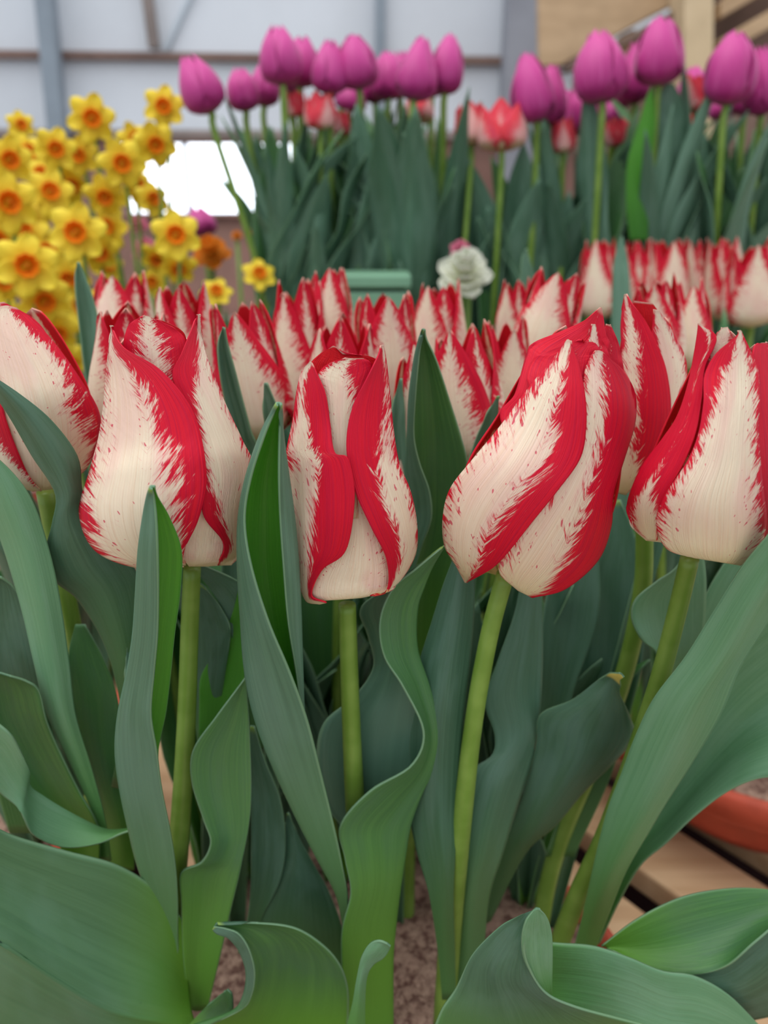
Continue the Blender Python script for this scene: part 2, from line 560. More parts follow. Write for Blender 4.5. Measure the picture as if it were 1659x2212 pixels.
def stem_traced(pts, rpx, parent, mat=None):
    """pts (px, py, Y)"""
    dense = resample(pts, 40)
    rs = resample([(r,) for r in rpx], 40)
    W = [P(*p) for p in dense]
    rad = [rs[i][0] * m_per_px(dense[i][1], dense[i][2]) for i in range(40)]
    return tube('stem', W, rad, mat or M_STEM, parent)

PM = (M_PET, M_PIN)
IM = (M_PIN, M_PET)

def ribbed(rows2, deep=0.0):
    return rows2

# ------------------------------------------------------------------ setting
def structure(o, label=None):
    o['kind'] = 'structure'
    return o

structure(box('floor', (0, 2.2, -0.92), (9, 7, 0.04), M_FLOOR, bevel=0))
# back wall, built around its window
WY = 4.0
def wpx(px, py): return P(px, py, WY)
zt = 2.6
z_rail2 = wpx(500, 296).z
xw0, xw1 = wpx(262, 380).x, wpx(640, 380).x
zb = wpx(500, 470).z
structure(box('wall_back', (0.0, WY + 0.03, (z_rail2 + zt) / 2), (8.4, 0.06, zt - z_rail2), M_WALLP, bevel=0))
structure(box('wall_back_lower_left', ((-4.2 + xw0) / 2, WY + 0.03, (-0.9 + z_rail2) / 2), (xw0 + 4.2, 0.06, z_rail2 + 0.9), M_BROWN, bevel=0))
structure(box('wall_back_lower_right', ((4.2 + xw1) / 2, WY + 0.03, (-0.9 + z_rail2) / 2), (4.2 - xw1, 0.06, z_rail2 + 0.9), M_BROWN, bevel=0))
structure(box('wall_back_lower', ((xw0 + xw1) / 2, WY + 0.03, (-0.9 + zb) / 2), (xw1 - xw0, 0.06, zb + 0.9), M_BROWN, bevel=0))
wf = structure(thing('window_1', Vector((xw0, WY, zb)), None, None))
box('window_frame', ((xw0 + xw1) / 2, WY - 0.01, z_rail2 - 0.012), (xw1 - xw0, 0.05, 0.03), M_BROWN, parent=wf)
box('window_bar', (wpx(405, 380).x, WY - 0.01, (zb + z_rail2) / 2), (0.022, 0.04, z_rail2 - zb), M_GLAZ, parent=wf)
box('window_sill', ((xw0 + xw1) / 2, WY - 0.02, zb + 0.01), (xw1 - xw0, 0.08, 0.02), M_BROWN, parent=wf)
a, b = wpx(0, 112), wpx(1100, 134)
# rails and posts on the wall
def bar(name, p, q, w, d, mat):
    v = q - p; L = v.length
    M = v.to_track_quat('X', 'Z').to_matrix()
    return structure(box(name, (p + q) / 2, (L, d, w), mat, M))
bar('trim_1', Vector((-4.0, WY - 0.03, a.z + 0.01)), Vector((1.2, WY - 0.03, b.z - 0.01)), 0.032, 0.05, M_BEAM)
bar('trim_2', Vector((-4.0, WY - 0.03, z_rail2 + 0.02)), Vector((1.3, WY - 0.03, z_rail2)), 0.035, 0.05, M_BRACE)
bar('trim_3', wpx(110, -80) - Vector((0, .1, 0)), wpx(147, 330) - Vector((0, .1, 0)), 0.075, 0.07, M_POST)
bar('trim_4', wpx(318, -60) - Vector((0, .05, 0)), wpx(340, 110) - Vector((0, .05, 0)), 0.045, 0.04, M_BRACE)
bar('trim_5', wpx(822, -60) - Vector((0, .05, 0)), wpx(820, 290) - Vector((0, .05, 0)), 0.045, 0.04, M_POST)
bar('trim_7', wpx(430, -40) - Vector((0, .02, 0)), wpx(360, 112) - Vector((0, .02, 0)), 0.02, 0.02, M_GLAZ)
p6 = wpx(1120, 100)
structure(box('trim_6', (p6.x + 0.02, WY - 0.12, 1.2), (0.20, 0.2, 2.6), M_GREY))  # dark column with shadow put into its grey

# wooden loft in the right background
loft = thing('wooden_loft', P(1400, 150, 3.0), 'tan wooden loft of boards, beams and a pale post in the upper right corner', 'wooden structure')
def prism(name, pts, Y, depth, mat, parent):
    """pts: outline px, py on the plane at distance Y, extruded away"""
    f = [P(x, y, Y) for x, y in pts]
    k = [p + Vector((0, depth, 0)) for p in f]
    n = len(f)
    faces = [tuple(range(n - 1, -1, -1)), tuple(range(n, 2 * n))]
    faces += [(i, (i + 1) % n, n + (i + 1) % n, n + i) for i in range(n)]
    o = poly_obj(name, f + k, faces, mat, parent)
    b_ = o.modifiers.new('bevel', 'BEVEL'); b_.width = 0.005; b_.segments = 2
    return o
prism('board', [(1162, -160), (1166, 142), (1212, 140), (1400, 38), (1480, -2), (1760, -150)], 2.95, 0.05, M_WOOD2, loft)
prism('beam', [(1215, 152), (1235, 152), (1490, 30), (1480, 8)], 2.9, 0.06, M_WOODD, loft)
prism('beam', [(1320, 150), (1372, 150), (1372, 60), (1340, 75)], 2.98, 0.05, M_WOOD2, loft)
prism('post', [(1478, -200), (1480, 300), (1540, 300), (1545, -200)], 2.8, 0.14, M_WOODP, loft)
prism('beam', [(1555, 120), (1555, 85), (1760, -35), (1760, 10)], 2.88, 0.1, M_WOOD2, loft)
prism('beam', [(1555, 40), (1555, 5), (1600, -30), (1760, -120), (1760, -80)], 2.88, 0.1, M_WOOD2, loft)
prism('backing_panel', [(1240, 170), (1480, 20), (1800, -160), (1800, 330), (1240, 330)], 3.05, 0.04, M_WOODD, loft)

# planks of the staging
bench = thing('slatted_bench', Vector((0, 0.5, -0.10)), 'slatted bench of tan planks with dark gaps under the terracotta bowls', 'bench')
ang = math.radians(-52)
Mz = Matrix.Rotation(ang, 3, 'Z')
for i in range(-13, 16):
    off = Mz @ Vector((0, i * 0.098, 0))
    c = Vector((0.28, 0.62, -0.112)) + off
    box('plank', c, (2.6, 0.064, 0.024), M_WOOD, Mz, bench, 0.003)
box('bearer', (0.0, 0.30, -0.15), (2.8, 0.06, 0.05), M_UNDER, None, bench)
box('bearer', (0.0, 1.1, -0.15), (2.8, 0.06, 0.05), M_UNDER, None, bench)
for sx in (-1.3, 1.3):
    for yy in (0.3, 1.1):
        box('leg', (sx, yy, -0.53), (0.07, 0.07, 0.74), M_UNDER, None, bench)
box('gap_shade_sheet', (0.0, 0.7, -0.215), (2.8, 1.5, 0.02), M_UNDER, None, bench)  # added dark sheet that paints the shade seen in the plank gaps
# raised tier that carries the purple tulips
tier = thing('raised_tier', Vector((0.2, 1.3, -0.1)), 'raised wooden tier behind the red and cream tulips carrying the purple ones', 'stand')
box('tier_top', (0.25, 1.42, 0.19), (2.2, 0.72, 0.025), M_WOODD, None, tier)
for sx in (-0.8, 1.3):
    for yy in (1.12, 1.7):
        box('leg', (sx, yy, 0.04), (0.05, 0.05, 0.27), M_WOODD, None, tier)

def lathe(name, prof, c, mat, parent=None, seg=72, smooth=True):
    verts, faces = [], []
    for (r, z) in prof:
        for k in range(seg):
            th = 2 * math.pi * k / seg
            verts.append(Vector((c[0] + r * math.cos(th), c[1] + r * math.sin(th), c[2] + z)))
    n = len(prof)
    for i in range(n - 1):
        for k in range(seg):
            k2 = (k + 1) % seg
            faces.append((i * seg + k, i * seg + k2, (i + 1) * seg + k2, (i + 1) * seg + k))
    return poly_obj(name, verts, faces, mat, parent, smooth)

def bowl(c, R, label, seed=0, h=0.10):
    t = thing('terracotta_bowl', Vector((c[0], c[1], -0.1)), label, 'bowl', 'terracotta bowls of bulbs')
    prof = [(0.0, 0.0), (R * 0.55, 0.0), (R * 0.62, 0.006), (R * 0.80, 0.035), (R * 0.93, 0.075), (R * 0.97, h - 0.022),
            (R * 1.02, h - 0.021), (R * 1.03, h - 0.004), (R * 1.015, h), (R * 0.985, h), (R * 0.965, h - 0.004), (R * 0.95, h - 0.03), (R * 0.7, h - 0.07)]
    lathe('bowl_body', prof, (c[0], c[1], -0.1), M_TERRA, t)
    # soil
    n, seg = 34, 80
    rng = random.Random(seed)
    verts, faces = [], []
    for i in range(n):
        r = R * 0.957 * i / (n - 1)
        for k in range(seg):
            th = 2 * math.pi * k / seg
            z = -0.1 + h - 0.010 + 0.006 * (1 - (r / R) ** 2) + (rng.random() - 0.5) * 0.0035
            verts.append(Vector((c[0] + r * math.cos(th), c[1] + r * math.sin(th), z)))
    for i in range(n - 1):
        for k in range(seg):
            k2 = (k + 1) % seg
            faces.append((i * seg + k, (i + 1) * seg + k, (i + 1) * seg + k2, i * seg + k2))
    poly_obj('soil', verts, faces, M_SOIL, t, True)
    return t
bowl((-0.010, 0.300), 0.150, 'terracotta bowl of pale soil holding the front row of tulips', 1)
bowl((0.342, 0.605), 0.160, 'terracotta bowl on the planks at the right edge below the broad leaf', 2)
bowl((-0.02, 0.64), 0.150, 'terracotta bowl hidden in leaves behind the front row of tulips', 3)
bowl((-0.34, 0.50), 0.145, 'terracotta bowl at the left behind the wide low leaves', 4)
bowl((0.37, 0.97), 0.155, 'terracotta bowl of the far right row of tulips, under the purple ones', 5)
bowl((-0.47, 0.92), 0.25, 'wide terracotta bowl of the daffodils at the left', 6)
BOWLS = [(-0.010, 0.300, .150), (0.342, 0.605, .160), (-0.02, 0.64, .15), (-0.34, .50, .145), (0.37, 0.97, .155), (-0.47, 0.92, .25)]
def in_bowl(p):
    """the nearest spot of soil to p"""
    best = None
    for (x, y, r) in BOWLS:
        d = Vector((p.x - x, p.y - y)); L = d.length
        lim = r * .86
        q = Vector((x, y)) + (d if L <= lim else d * (lim / L))
        k = max(0, L - lim)
        if best is None or k < best[0]: best = (k, q)
    return Vector((best[1].x, best[1].y, -0.010))

tr = thing('planter_tray', P(808, 605, 0.86), 'pale green planter box with a flat rim below the middle purple tulips', 'planter')
cT = P(808, 603, 0.88)
box('tray_rim', cT, (0.078, 0.08, 0.014), M_TRAY, None, tr, 0.003)
box('tray_body', cT - Vector((0, 0, 0.19)), (0.070, 0.072, 0.36), M_TRAY, None, tr, 0.003)

# ------------------------------------------------------------------ front row tulips
def plant(px, py, label, group='red and cream tulips', z=-0.006):
    return thing('tulip', G(px, py, z), label, 'tulip', group)

def petal(parent, body, rows, red, layer=1.0, mats=PM, nv=84, nu=34, **k):
    return sheet('petal', rows, body.Y, mats, parent, nv, nu, body.wrap(layer), red, **k)

def leaf(parent, rows, Y, mats=(M_LO, M_LI, M_RIM), **k):
    k.setdefault('rip', 0.05)
    return sheet('leaf', rows, Y, mats, parent, k.pop('nv', 60), k.pop('nu', 22), thick=0.0009, **k)

# ---- first flower from the left of the sharp row
t1 = plant(372, 2185, 'wide cream tulip with one broad red band, its foot behind a slim folded leaf')
B1 = Body([(405, 1232, 40), (385, 1224, 120), (360, 1180, 162), (357, 1100, 190), (365, 1010, 183), (370, 950, 160), (362, 870, 135), (350, 800, 115), (335, 740, 100), (330, 680, 84)], 0.290)
petal(t1, B1, [[(396, 1222), (402, 1222)], [(300, 1228), (350, 1215), (399, 1188)], [(205, 1190), (320, 1165), (428, 1125)], [(170, 1108), (310, 1090), (446, 1050)],
      [(190, 1025), (315, 1010), (441, 975)], [(211, 950), (320, 935), (424, 905)], [(222, 880), (310, 868), (392, 848)], [(228, 810), (285, 805), (338, 792)],
      [(234, 750), (248, 748), (268, 752)], [(239, 712), (240, 711), (243, 712)], [(236, 704), (239, 703), (243, 704)]],
      [(0, .03), (0, .10), (.06, .20), (.06, .24), (.02, .32), (0, .38), (0, .44), (0, .50), (0, .62), (-.1, .3), (-.1, -.1)], rip=0.03)
petal(t1, B1, [[(470, 1222), (500, 1221)], [(484, 1175), (519, 1195)], [(440, 1115), (532, 1110)], [(436, 1040), (547, 1008)], [(424, 960), (524, 950)],
      [(400, 880), (487, 870)], [(372, 812), (457, 795)], [(392, 765), (441, 745)], [(423, 690), (432, 690)], [(424, 680), (431, 678)]],
      [(.1, 0), (.45, .04), (.42, .03), (.14, .0), (.14, .0), (.30, 0), (.62, 0), (.78, 0), (.5, 0), (0, -.1)], layer=.90, rip=0.03, seed=2)
petal(t1, B1, [[(408, 1224), (450, 1224)], [(394, 1200), (502, 1216)], [(398, 1150), (508, 1185)], [(415, 1095), (500, 1120)], [(425, 1000), (450, 1000)]],
      [(-.1, -.1)] * 5, layer=.80)
petal(t1, B1, [[(330, 960), (410, 960)], [(285, 840), (340, 850), (400, 850)], [(266, 770), (330, 780), (408, 775)], [(272, 715), (325, 725), (398, 728)],
      [(288, 693), (322, 695), (360, 700)], [(312, 683), (316, 682), (322, 684)]],
      [(.3, .3), (.3, .3), (.30, .33), (.30, .38), (.3, .4), (.1, .1)], layer=.62, rip=0.04, seed=4)
petal(t1, B1, [[(300, 900), (420, 900)], [(268, 800), (412, 800)], [(268, 730), (404, 738)], [(285, 698), (390, 712)], [(308, 686), (345, 690)]],
      [(.6, .6)] * 5, layer=.25, mats=IM)
B1.back('petal', -1.75, 0.1, .97, IM, t1, .93); B1.back('petal', -0.1, 1.75, .97, IM, t1, .90); B1.back('petal', -0.9, 0.9, .88, IM, t1, .97)
stem_traced([(415, 1226, .292), (410, 1350, .296), (405, 1500, .295), (398, 1650, .293), (388, 1800, .292), (376, 1950, .292), (371, 2100, .292), (370, 2240, .292)],
            [19, 19.5, 20, 21, 22, 23, 24, 25], t1)

# ---- second flower
t2 = plant(790, 2190, 'upright tulip with two folded red petals around a cream centre, third large bloom')
B2 = Body([(750, 1314, 40), (752, 1306, 100), (757, 1250, 126), (762, 1150, 142), (759, 1060, 138), (744, 980, 130), (742, 900, 114), (742, 830, 102), (746, 745, 88)], 0.285)
petal(t2, B2, [[(690, 1306), (705, 1303)], [(660, 1298), (672, 1285)], [(644, 1250), (672, 1240), (695, 1232)], [(634, 1170), (690, 1185, -.15), (748, 1188, -.1)], [(622, 1070), (690, 1075, -.2), (766, 1075, -.3)],
      [(617, 1000), (685, 1000, -.1), (752, 992, -.3)], [(619, 968), (668, 970), (722, 976, -.15)], [(631, 910), (670, 912), (713, 915)], [(640, 845), (668, 848), (702, 852)], [(650, 805), (665, 805), (686, 812)], [(668, 782), (670, 782), (673, 784)]],
      [(0, .05), (0, .4), (.0, .62), (0, .68), (0, .58), (.08, .48), (.08, .42), (.10, .60), (.08, .74), (.05, .55), (0, .2)], rip=0.035, seed=1)
petal(t2, B2, [[(800, 1288), (815, 1286)], [(838, 1272), (862, 1258)], [(836, 1208), (898, 1198)], [(802, 1140), (901, 1130)], [(768, 1065), (887, 1060)],
      [(750, 990), (863, 1000)], [(750, 932), (851, 930)], [(764, 872), (845, 868)], [(792, 820), (838, 800)], [(818, 768), (833, 765)], [(824, 746), (829, 745)]],
      [(.1, 0), (.25, 0), (.5, .0), (.52, 0), (.46, .02), (.6, .05), (.76, .1), (.85, .1), (.9, .1), (.6, .1), (.2, 0)], layer=1.04, rip=0.03, seed=5)
petal(t2, B2, [[(725, 1120), (775, 1120)], [(712, 1010), (768, 1010)], [(706, 930), (772, 920)], [(694, 850), (790, 840)], [(686, 812), (806, 800)], [(708, 786), (800, 782)], [(745, 774), (785, 774)]],
      [(0, 0), (.04, .04), (.03, .10), (.02, .30), (.02, .48), (.15, .5), (.3, .5)], layer=.86, rip=0.03, seed=3)
petal(t2, B2, [[(730, 1296), (780, 1292)], [(668, 1296), (846, 1276)], [(664, 1262), (856, 1250)], [(690, 1215), (848, 1215)], [(728, 1150), (822, 1150)], [(750, 1080), (790, 1080)], [(755, 990), (765, 990)]],
      [(-.1, -.1), (-.08, -.06), (-.03, -.02), (.02, .03), (.02, .05), (.04, .06), (.1, .1)], layer=.84)
petal(t2, B2, [[(700, 900), (810, 900)], [(668, 830), (825, 830)], [(668, 790), (822, 790)], [(690, 765), (740, 770), (800, 770)], [(712, 752), (722, 748), (740, 765)]],
      [(.6, .6)] * 5, layer=.35, mats=IM)
B2.back('petal', -1.75, 0.1, .97, IM, t2, .92); B2.back('petal', -0.1, 1.75, .97, IM, t2, .95); B2.back('petal', -0.9, 0.9, .88, IM, t2, .97)
stem_traced([(750, 1306, .288), (753, 1400, .289), (757, 1520, .290), (764, 1680, .291), (772, 1820, .292), (782, 1980, .292), (790, 2230, .292)], [19, 19.5, 20, 21, 22, 22, 23], t2)

# ---- third flower, leaning right
t3 = plant(958, 2180, 'large tulip leaning right on a slanted stem, cream stripes between streaky red bands')
B3 = Body([(1085, 1296, 50), (1095, 1270, 110), (1112, 1215, 158), (1138, 1130, 190), (1172, 1040, 196), (1210, 940, 168), (1238, 850, 142), (1255, 780, 108), (1275, 700, 70), (1290, 655, 50)], 0.288)
petal(t3, B3, [[(1004, 1259), (1010, 1258)], [(984, 1222), (1026, 1232), (1066, 1226)], [(960, 1180), (1040, 1195), (1104, 1186)], [(956, 1120), (1060, 1140), (1150, 1128)], [(972, 1055), (1100, 1075), (1205, 1060)],
      [(1022, 990), (1150, 1005), (1254, 990)], [(1080, 920), (1185, 930), (1267, 918)], [(1130, 852), (1205, 860), (1264, 850)], [(1172, 800), (1218, 805), (1252, 792)], [(1206, 760), (1225, 762), (1240, 758)], [(1224, 734), (1228, 733), (1232, 736)]],
      [(0, .5), (0, .52), (0, .50), (0, .46), (0, .42), (.02, .42), (.05, .46), (.10, .50), (.14, .50), (.15, .35), (0, 0)], layer=1.04, rip=0.03, seed=6)
petal(t3, B3, [[(1118, 1276), (1150, 1292)], [(1078, 1235), (1150, 1270), (1222, 1273)], [(1096, 1180), (1200, 1215), (1292, 1212)], [(1150, 1108), (1240, 1140), (1321, 1138)], [(1205, 1040), (1270, 1060), (1326, 1068)],
      [(1240, 970), (1300, 985), (1350, 990)], [(1255, 900), (1320, 910), (1373, 912)], [(1260, 840), (1320, 848), (1372, 848)], [(1266, 795), (1310, 798), (1346, 800)], [(1278, 768), (1300, 770), (1318, 775)], [(1288, 757), (1295, 757), (1302, 760)]],
      [(0, .25), (.0, .30), (.0, .42), (0, .46), (0, .50), (0, .58), (0, .62), (.02, .62), (.05, .6), (.1, .5), (.1, .1)], layer=.95, rip=0.035, seed=8)
petal(t3, B3, [[(1180, 1050), (1270, 1050)], [(1082, 910), (1290, 925)], [(1112, 850), (1300, 850)], [(1134, 775), (1305, 790)], [(1150, 742), (1240, 770), (1312, 770)], [(1205, 718), (1260, 740), (1318, 742)], [(1262, 692), (1280, 712), (1310, 722)], [(1297, 664), (1299, 664), (1301, 668)]],
      [(.6, .6)] * 8, layer=.72, rip=0.06, seed=9)
petal(t3, B3, [[(1200, 900), (1300, 900)], [(1140, 830), (1305, 830)], [(1150, 778), (1306, 780)], [(1180, 760), (1300, 765)], [(1240, 738), (1290, 745)], [(1268, 738), (1280, 738)]],
      [(.6, .6)] * 6, layer=.86, rip=0.06, seed=10)
petal(t3, B3, [[(1250, 840), (1320, 840)], [(1246, 790), (1322, 790)], [(1258, 755), (1312, 755)], [(1270, 728), (1298, 730)], [(1280, 700), (1286, 700)]],
      [(.3, .3), (.3, .35), (.28, .35), (.2, .3), (.1, .1)], layer=.80, rip=0.05, seed=11)
petal(t3, B3, [[(1270, 860), (1345, 860)], [(1290, 800), (1348, 810)], [(1296, 760), (1344, 775)], [(1302, 725), (1336, 740)], [(1312, 700), (1320, 702)]],
      [(.6, .6)] * 5, layer=.5, rip=0.06, seed=12)
B3.back('petal', -1.75, 0.1, .97, IM, t3, .90); B3.back('petal', -0.1, 1.75, .97, IM, t3, .90); B3.back('petal', -0.9, 0.9, .88, IM, t3, .94)
stem_traced([(1092, 1240, .290), (1062, 1350, .290), (1036, 1480, .290), (1018, 1600, .290), (1004, 1720, .290), (990, 1850, .291), (974, 2000, .292), (958, 2230, .292)], [20, 20, 20, 20, 21, 22, 24, 24], t3)

# ---- fourth flower, cut by a red petal at the right
t4 = plant(1205, 2040, 'tulip above the long diagonal leaf, deep red side petal and wide cream front petal')
B4 = Body([(1500, 1226, 60), (1510, 1212, 120), (1520, 1165, 152), (1530, 1080, 176), (1550, 980, 160), (1570, 880, 130), (1580, 800, 100), (1578, 700, 72)], 0.276)
petal(t4, B4, [[(1400, 1168), (1418, 1168)], [(1366, 1135), (1422, 1120)], [(1354, 1088), (1440, 1065)], [(1384, 1010), (1478, 1000)], [(1428, 950), (1504, 930)], [(1462, 898), (1516, 860)], [(1485, 830), (1522, 795)], [(1499, 760), (1542, 750)], [(1506, 715), (1545, 722)], [(1507, 698), (1512, 699)]],
      [(0, 0), (.1, .05), (.25, .35), (.5, .6), (.6, .6), (.6, .6), (.6, .5), (.7, .3), (.5, .3), (.2, .2)], layer=1.0, rip=0.03, seed=13)
petal(t4, B4, [[(1500, 1206), (1600, 1222)], [(1440, 1186), (1540, 1200), (1640, 1185)], [(1417, 1130), (1540, 1140), (1656, 1128)], [(1436, 1070), (1545, 1075), (1650, 1060)], [(1482, 1000), (1565, 1000), (1643, 990)], [(1507, 940), (1575, 935), (1639, 925)],
      [(1519, 870), (1582, 868), (1642, 860)], [(1521, 812), (1582, 808), (1638, 800)], [(1545, 765), (1588, 762), (1623, 760)], [(1588, 728), (1598, 728), (1608, 728)], [(1596, 714), (1599, 713), (1602, 715)]],
      [(-.1, -.1), (-.04, 0), (.03, .06), (.06, .07), (.08, .06), (.12, .08), (.20, .10), (.32, .12), (.48, .15), (.3, .2), (0, 0)], layer=1.08, rip=0.03, seed=14)
petal(t4, B4, [[(1630, 1165), (1700, 1165)], [(1640, 1090), (1735, 1080)], [(1636, 980), (1735, 960)], [(1630, 880), (1715, 870)], [(1626, 800), (1705, 800)], [(1630, 750), (1690, 748)], [(1645, 740), (1660, 740)]],
      [(.6, .6)] * 7, layer=.9, rip=0.04, seed=15)
petal(t4, B4, [[(1530, 880), (1590, 880)], [(1522, 800), (1590, 800)], [(1522, 760), (1588, 752)], [(1540, 730), (1584, 728)], [(1560, 708), (1572, 706)]],
      [(.3, .3), (.25, .3), (.2, .25), (.12, .15), (0, 0)], layer=.8, rip=0.05, seed=16)
petal(t4, B4, [[(1395, 1168), (1430, 1172)], [(1362, 1135), (1440, 1150)], [(1366, 1100), (1450, 1110)], [(1400, 1050), (1460, 1060)]], [(-.1, -.1)] * 4, layer=.82)
B4.back('petal', -1.75, 0.1, .97, IM, t4, .93); B4.back('petal', -0.1, 1.75, .97, IM, t4, .93); B4.back('petal', -0.9, 0.9, .88, IM, t4, .97)
stem_traced([(1490, 1206, .279), (1468, 1300, .284), (1435, 1430, .290), (1402, 1540, .297), (1350, 1690, .304), (1300, 1820, .31), (1250, 1930, .315), (1205, 2045, .32)], [20, 20, 20, 20, 20, 20, 21, 21], t4)

# ---- large flower cut by the left edge
t5 = plant(120, 2110, 'large cream tulip with red upper margin, cut off by the left edge')
B5 = Body([(90, 1072, 60), (90, 1060, 100), (85, 1010, 130), (80, 940, 150), (60, 870, 160), (40, 800, 145), (15, 720, 120), (0, 650, 90)], 0.325)
petal(t5, B5, [[(70, 1062), (120, 1056)], [(20, 1040), (100, 1040), (185, 1015)], [(-10, 960), (100, 960), (214, 945)], [(-25, 880), (90, 885), (214, 888)], [(-35, 805), (70, 810), (172, 815)], [(-38, 740), (40, 740), (118, 740)], [(-25, 690), (20, 690), (70, 690)], [(0, 662), (15, 660), (35, 664)]],
      [(-.1, -.1), (0, 0), (0, .10), (0, .20), (0, .13), (0, .18), (0, .30), (0, .4)], layer=1.05, rip=0.03, seed=17)
petal(t5, B5, [[(30, 1050), (90, 1062)], [(-50, 1010), (62, 1030)], [(-80, 930), (30, 960)], [(-85, 860), (5, 885)], [(-80, 800), (-10, 800)]],
      [(-.1, 0), (0, .05), (0, .35), (0, .45), (0, .4)], layer=1.12, rip=0.03, seed=18)
petal(t5, B5, [[(0, 800), (150, 850)], [(-60, 720), (110, 740)], [(-40, 680), (75, 690)], [(-15, 655), (8, 652)]], [(.5, .5)] * 4, layer=.8, seed=19)
B5.back('petal', -1.75, 0.1, .97, IM, t5, .93); B5.back('petal', -0.1, 1.75, .97, IM, t5, .93); B5.back('petal', -0.9, 0.9, .88, IM, t5, .97)
stem_traced([(98, 1062, .328), (125, 1200, .332), (150, 1320, .334), (175, 1450, .336), (205, 1600, .338), (200, 1750, .335), (160, 1950, .325), (120, 2120, .315)], [19, 19, 19, 20, 20, 21, 21, 21], t5)

# ---- red flower tucked behind the leaning one
t6 = plant(1165, 2010, 'deep red tulip with cream streaks tucked behind the right side of the leaning tulip')
B6 = Body([(1378, 1078, 40), (1384, 1066, 70), (1390, 1000, 84), (1400, 900, 90), (1402, 820, 82), (1400, 740, 68), (1400, 640, 50)], 0.335)
petal(t6, B6, [[(1335, 1066), (1352, 1070)], [(1322, 1035), (1396, 1022)], [(1323, 975), (1440, 955)], [(1335, 900), (1450, 880)], [(1342, 820), (1440, 800)], [(1342, 755), (1420, 745)], [(1340, 705), (1394, 692)], [(1344, 662), (1366, 658)], [(1348, 636), (1352, 635)]],
      [(0, .0), (0, .25), (.1, .60), (.15, .68), (.1, .60), (.1, .52), (.2, .45), (.3, .4), (.1, .1)], layer=1.03, rip=0.03, seed=20)
petal(t6, B6, [[(1380, 1060), (1410, 1050)], [(1385, 990), (1442, 960)], [(1405, 900), (1479, 862)], [(1412, 820), (1483, 782)], [(1408, 730), (1456, 720)], [(1413, 668), (1424, 670)]],
      [(0, 0), (.1, .1), (.1, .08), (.15, .06), (.25, .1), (.2, .1)], layer=.9, rip=0.03, seed=21)
petal(t6, B6, [[(1360, 850), (1440, 850)], [(1350, 740), (1440, 740)], [(1358, 690), (1432, 690)], [(1370, 650), (1410, 655)]], [(.5, .5)] * 4, layer=.3, mats=IM)
B6.back('petal', -1.75, 0.1, .97, IM, t6, .9); B6.back('petal', -0.1, 1.75, .97, IM, t6, .9)
stem_traced([(1388, 1068, .338), (1392, 1180, .342), (1385, 1290, .345), (1350, 1450, .350), (1290, 1620, .352), (1220, 1790, .352), (1185, 1900, .350), (1165, 2015, .346)], [18, 19, 19, 19, 19, 18, 18, 18], t6)

# ------------------------------------------------------------------ traced leaves of the front row
LI = (M_LI, M_LO, M_RIM)      # the inner face towards the camera
LG = (M_LG, M_LO, M_RIM)
LO = (M_LO, M_LI, M_RIM)
def Hrows(*rs):
    """(py, [x, depth cm], ...) rows with one height each"""
    return [[(r[k], r[0], r[k + 1]) for k in range(1, len(r), 2)] for r in rs]

# slim folded leaf in front of the first flower
leaf(t1, Hrows((2130, 392, -.1, 388, .2, 400, .6), (2030, 385, -.1, 362, .2, 385, .8), (1950, 385, -.2, 330, .2, 380, .9), (1870, 380, -.3, 300, .1, 375, 1.0), (1790, 368, -.4, 280, .1, 360, 1.0),
               (1700, 350, -.5, 261, 0, 346, 1.0), (1620, 340, -.6, 252, 0, 343, 1.0), (1540, 328, -.7, 259, 0, 359, .9), (1450, 335, -.7, 278, 0, 370, .8), (1370, 342, -.7, 291, 0, 378, .8), (1280, 344, -.7, 298, 0, 390, .8),
               (1190, 343, -.7, 304, 0, 393, .7), (1120, 340, -.5, 313, 0, 368, .5), (1075, 335, -.2, 321, 0, 342, .2), (1053, 330, 0, 328, 0, 333, 0)), (.286, .236), (M_LB, M_LO, M_RIM), nu=34, nv=80)
# tall folded leaf between the first and second flowers
leaf(t2, Hrows((2000, 752, -.2, 744, 0, 748, .5, 750, .3, 748, .2), (1930, 752, -.4, 728, 0, 742, .8, 745, .4, 744, .2), (1850, 737, -.6, 686, 0, 715, .9, 722, .4, 720, .2), (1760, 717, -.7, 640, 0, 690, 1., 700, .4, 695, .2),
               (1650, 690, -.8, 590, 0, 650, 1., 674, .4, 668, .2), (1550, 664, -.8, 553, 0, 630, 1., 655, .4, 650, .2), (1450, 628, -.8, 532, 0, 610, 1., 650, .3, 637, -.1), (1340, 582, -.8, 523, 0, 590, 1., 647, .2, 620, -.3), (1220, 545, -.7, 517, 0, 575, 1., 641, .2, 610, -.3),
               (1120, 531, -.5, 520, 0, 572, .9, 632, .2, 603, -.3), (1030, 545, -.4, 536, 0, 575, .8, 620, .2, 600, -.3), (940, 574, -.3, 566, 0, 590, .5, 608, .1, 601, -.1), (895, 593, -.1, 588, 0, 598, .2, 606, 0, 603, 0), (873, 601, 0, 600, 0, 602, 0, 604, 0, 603, 0)),
     (.285, .252), (M_LB, M_LO, M_RIM), nu=48, nv=84)
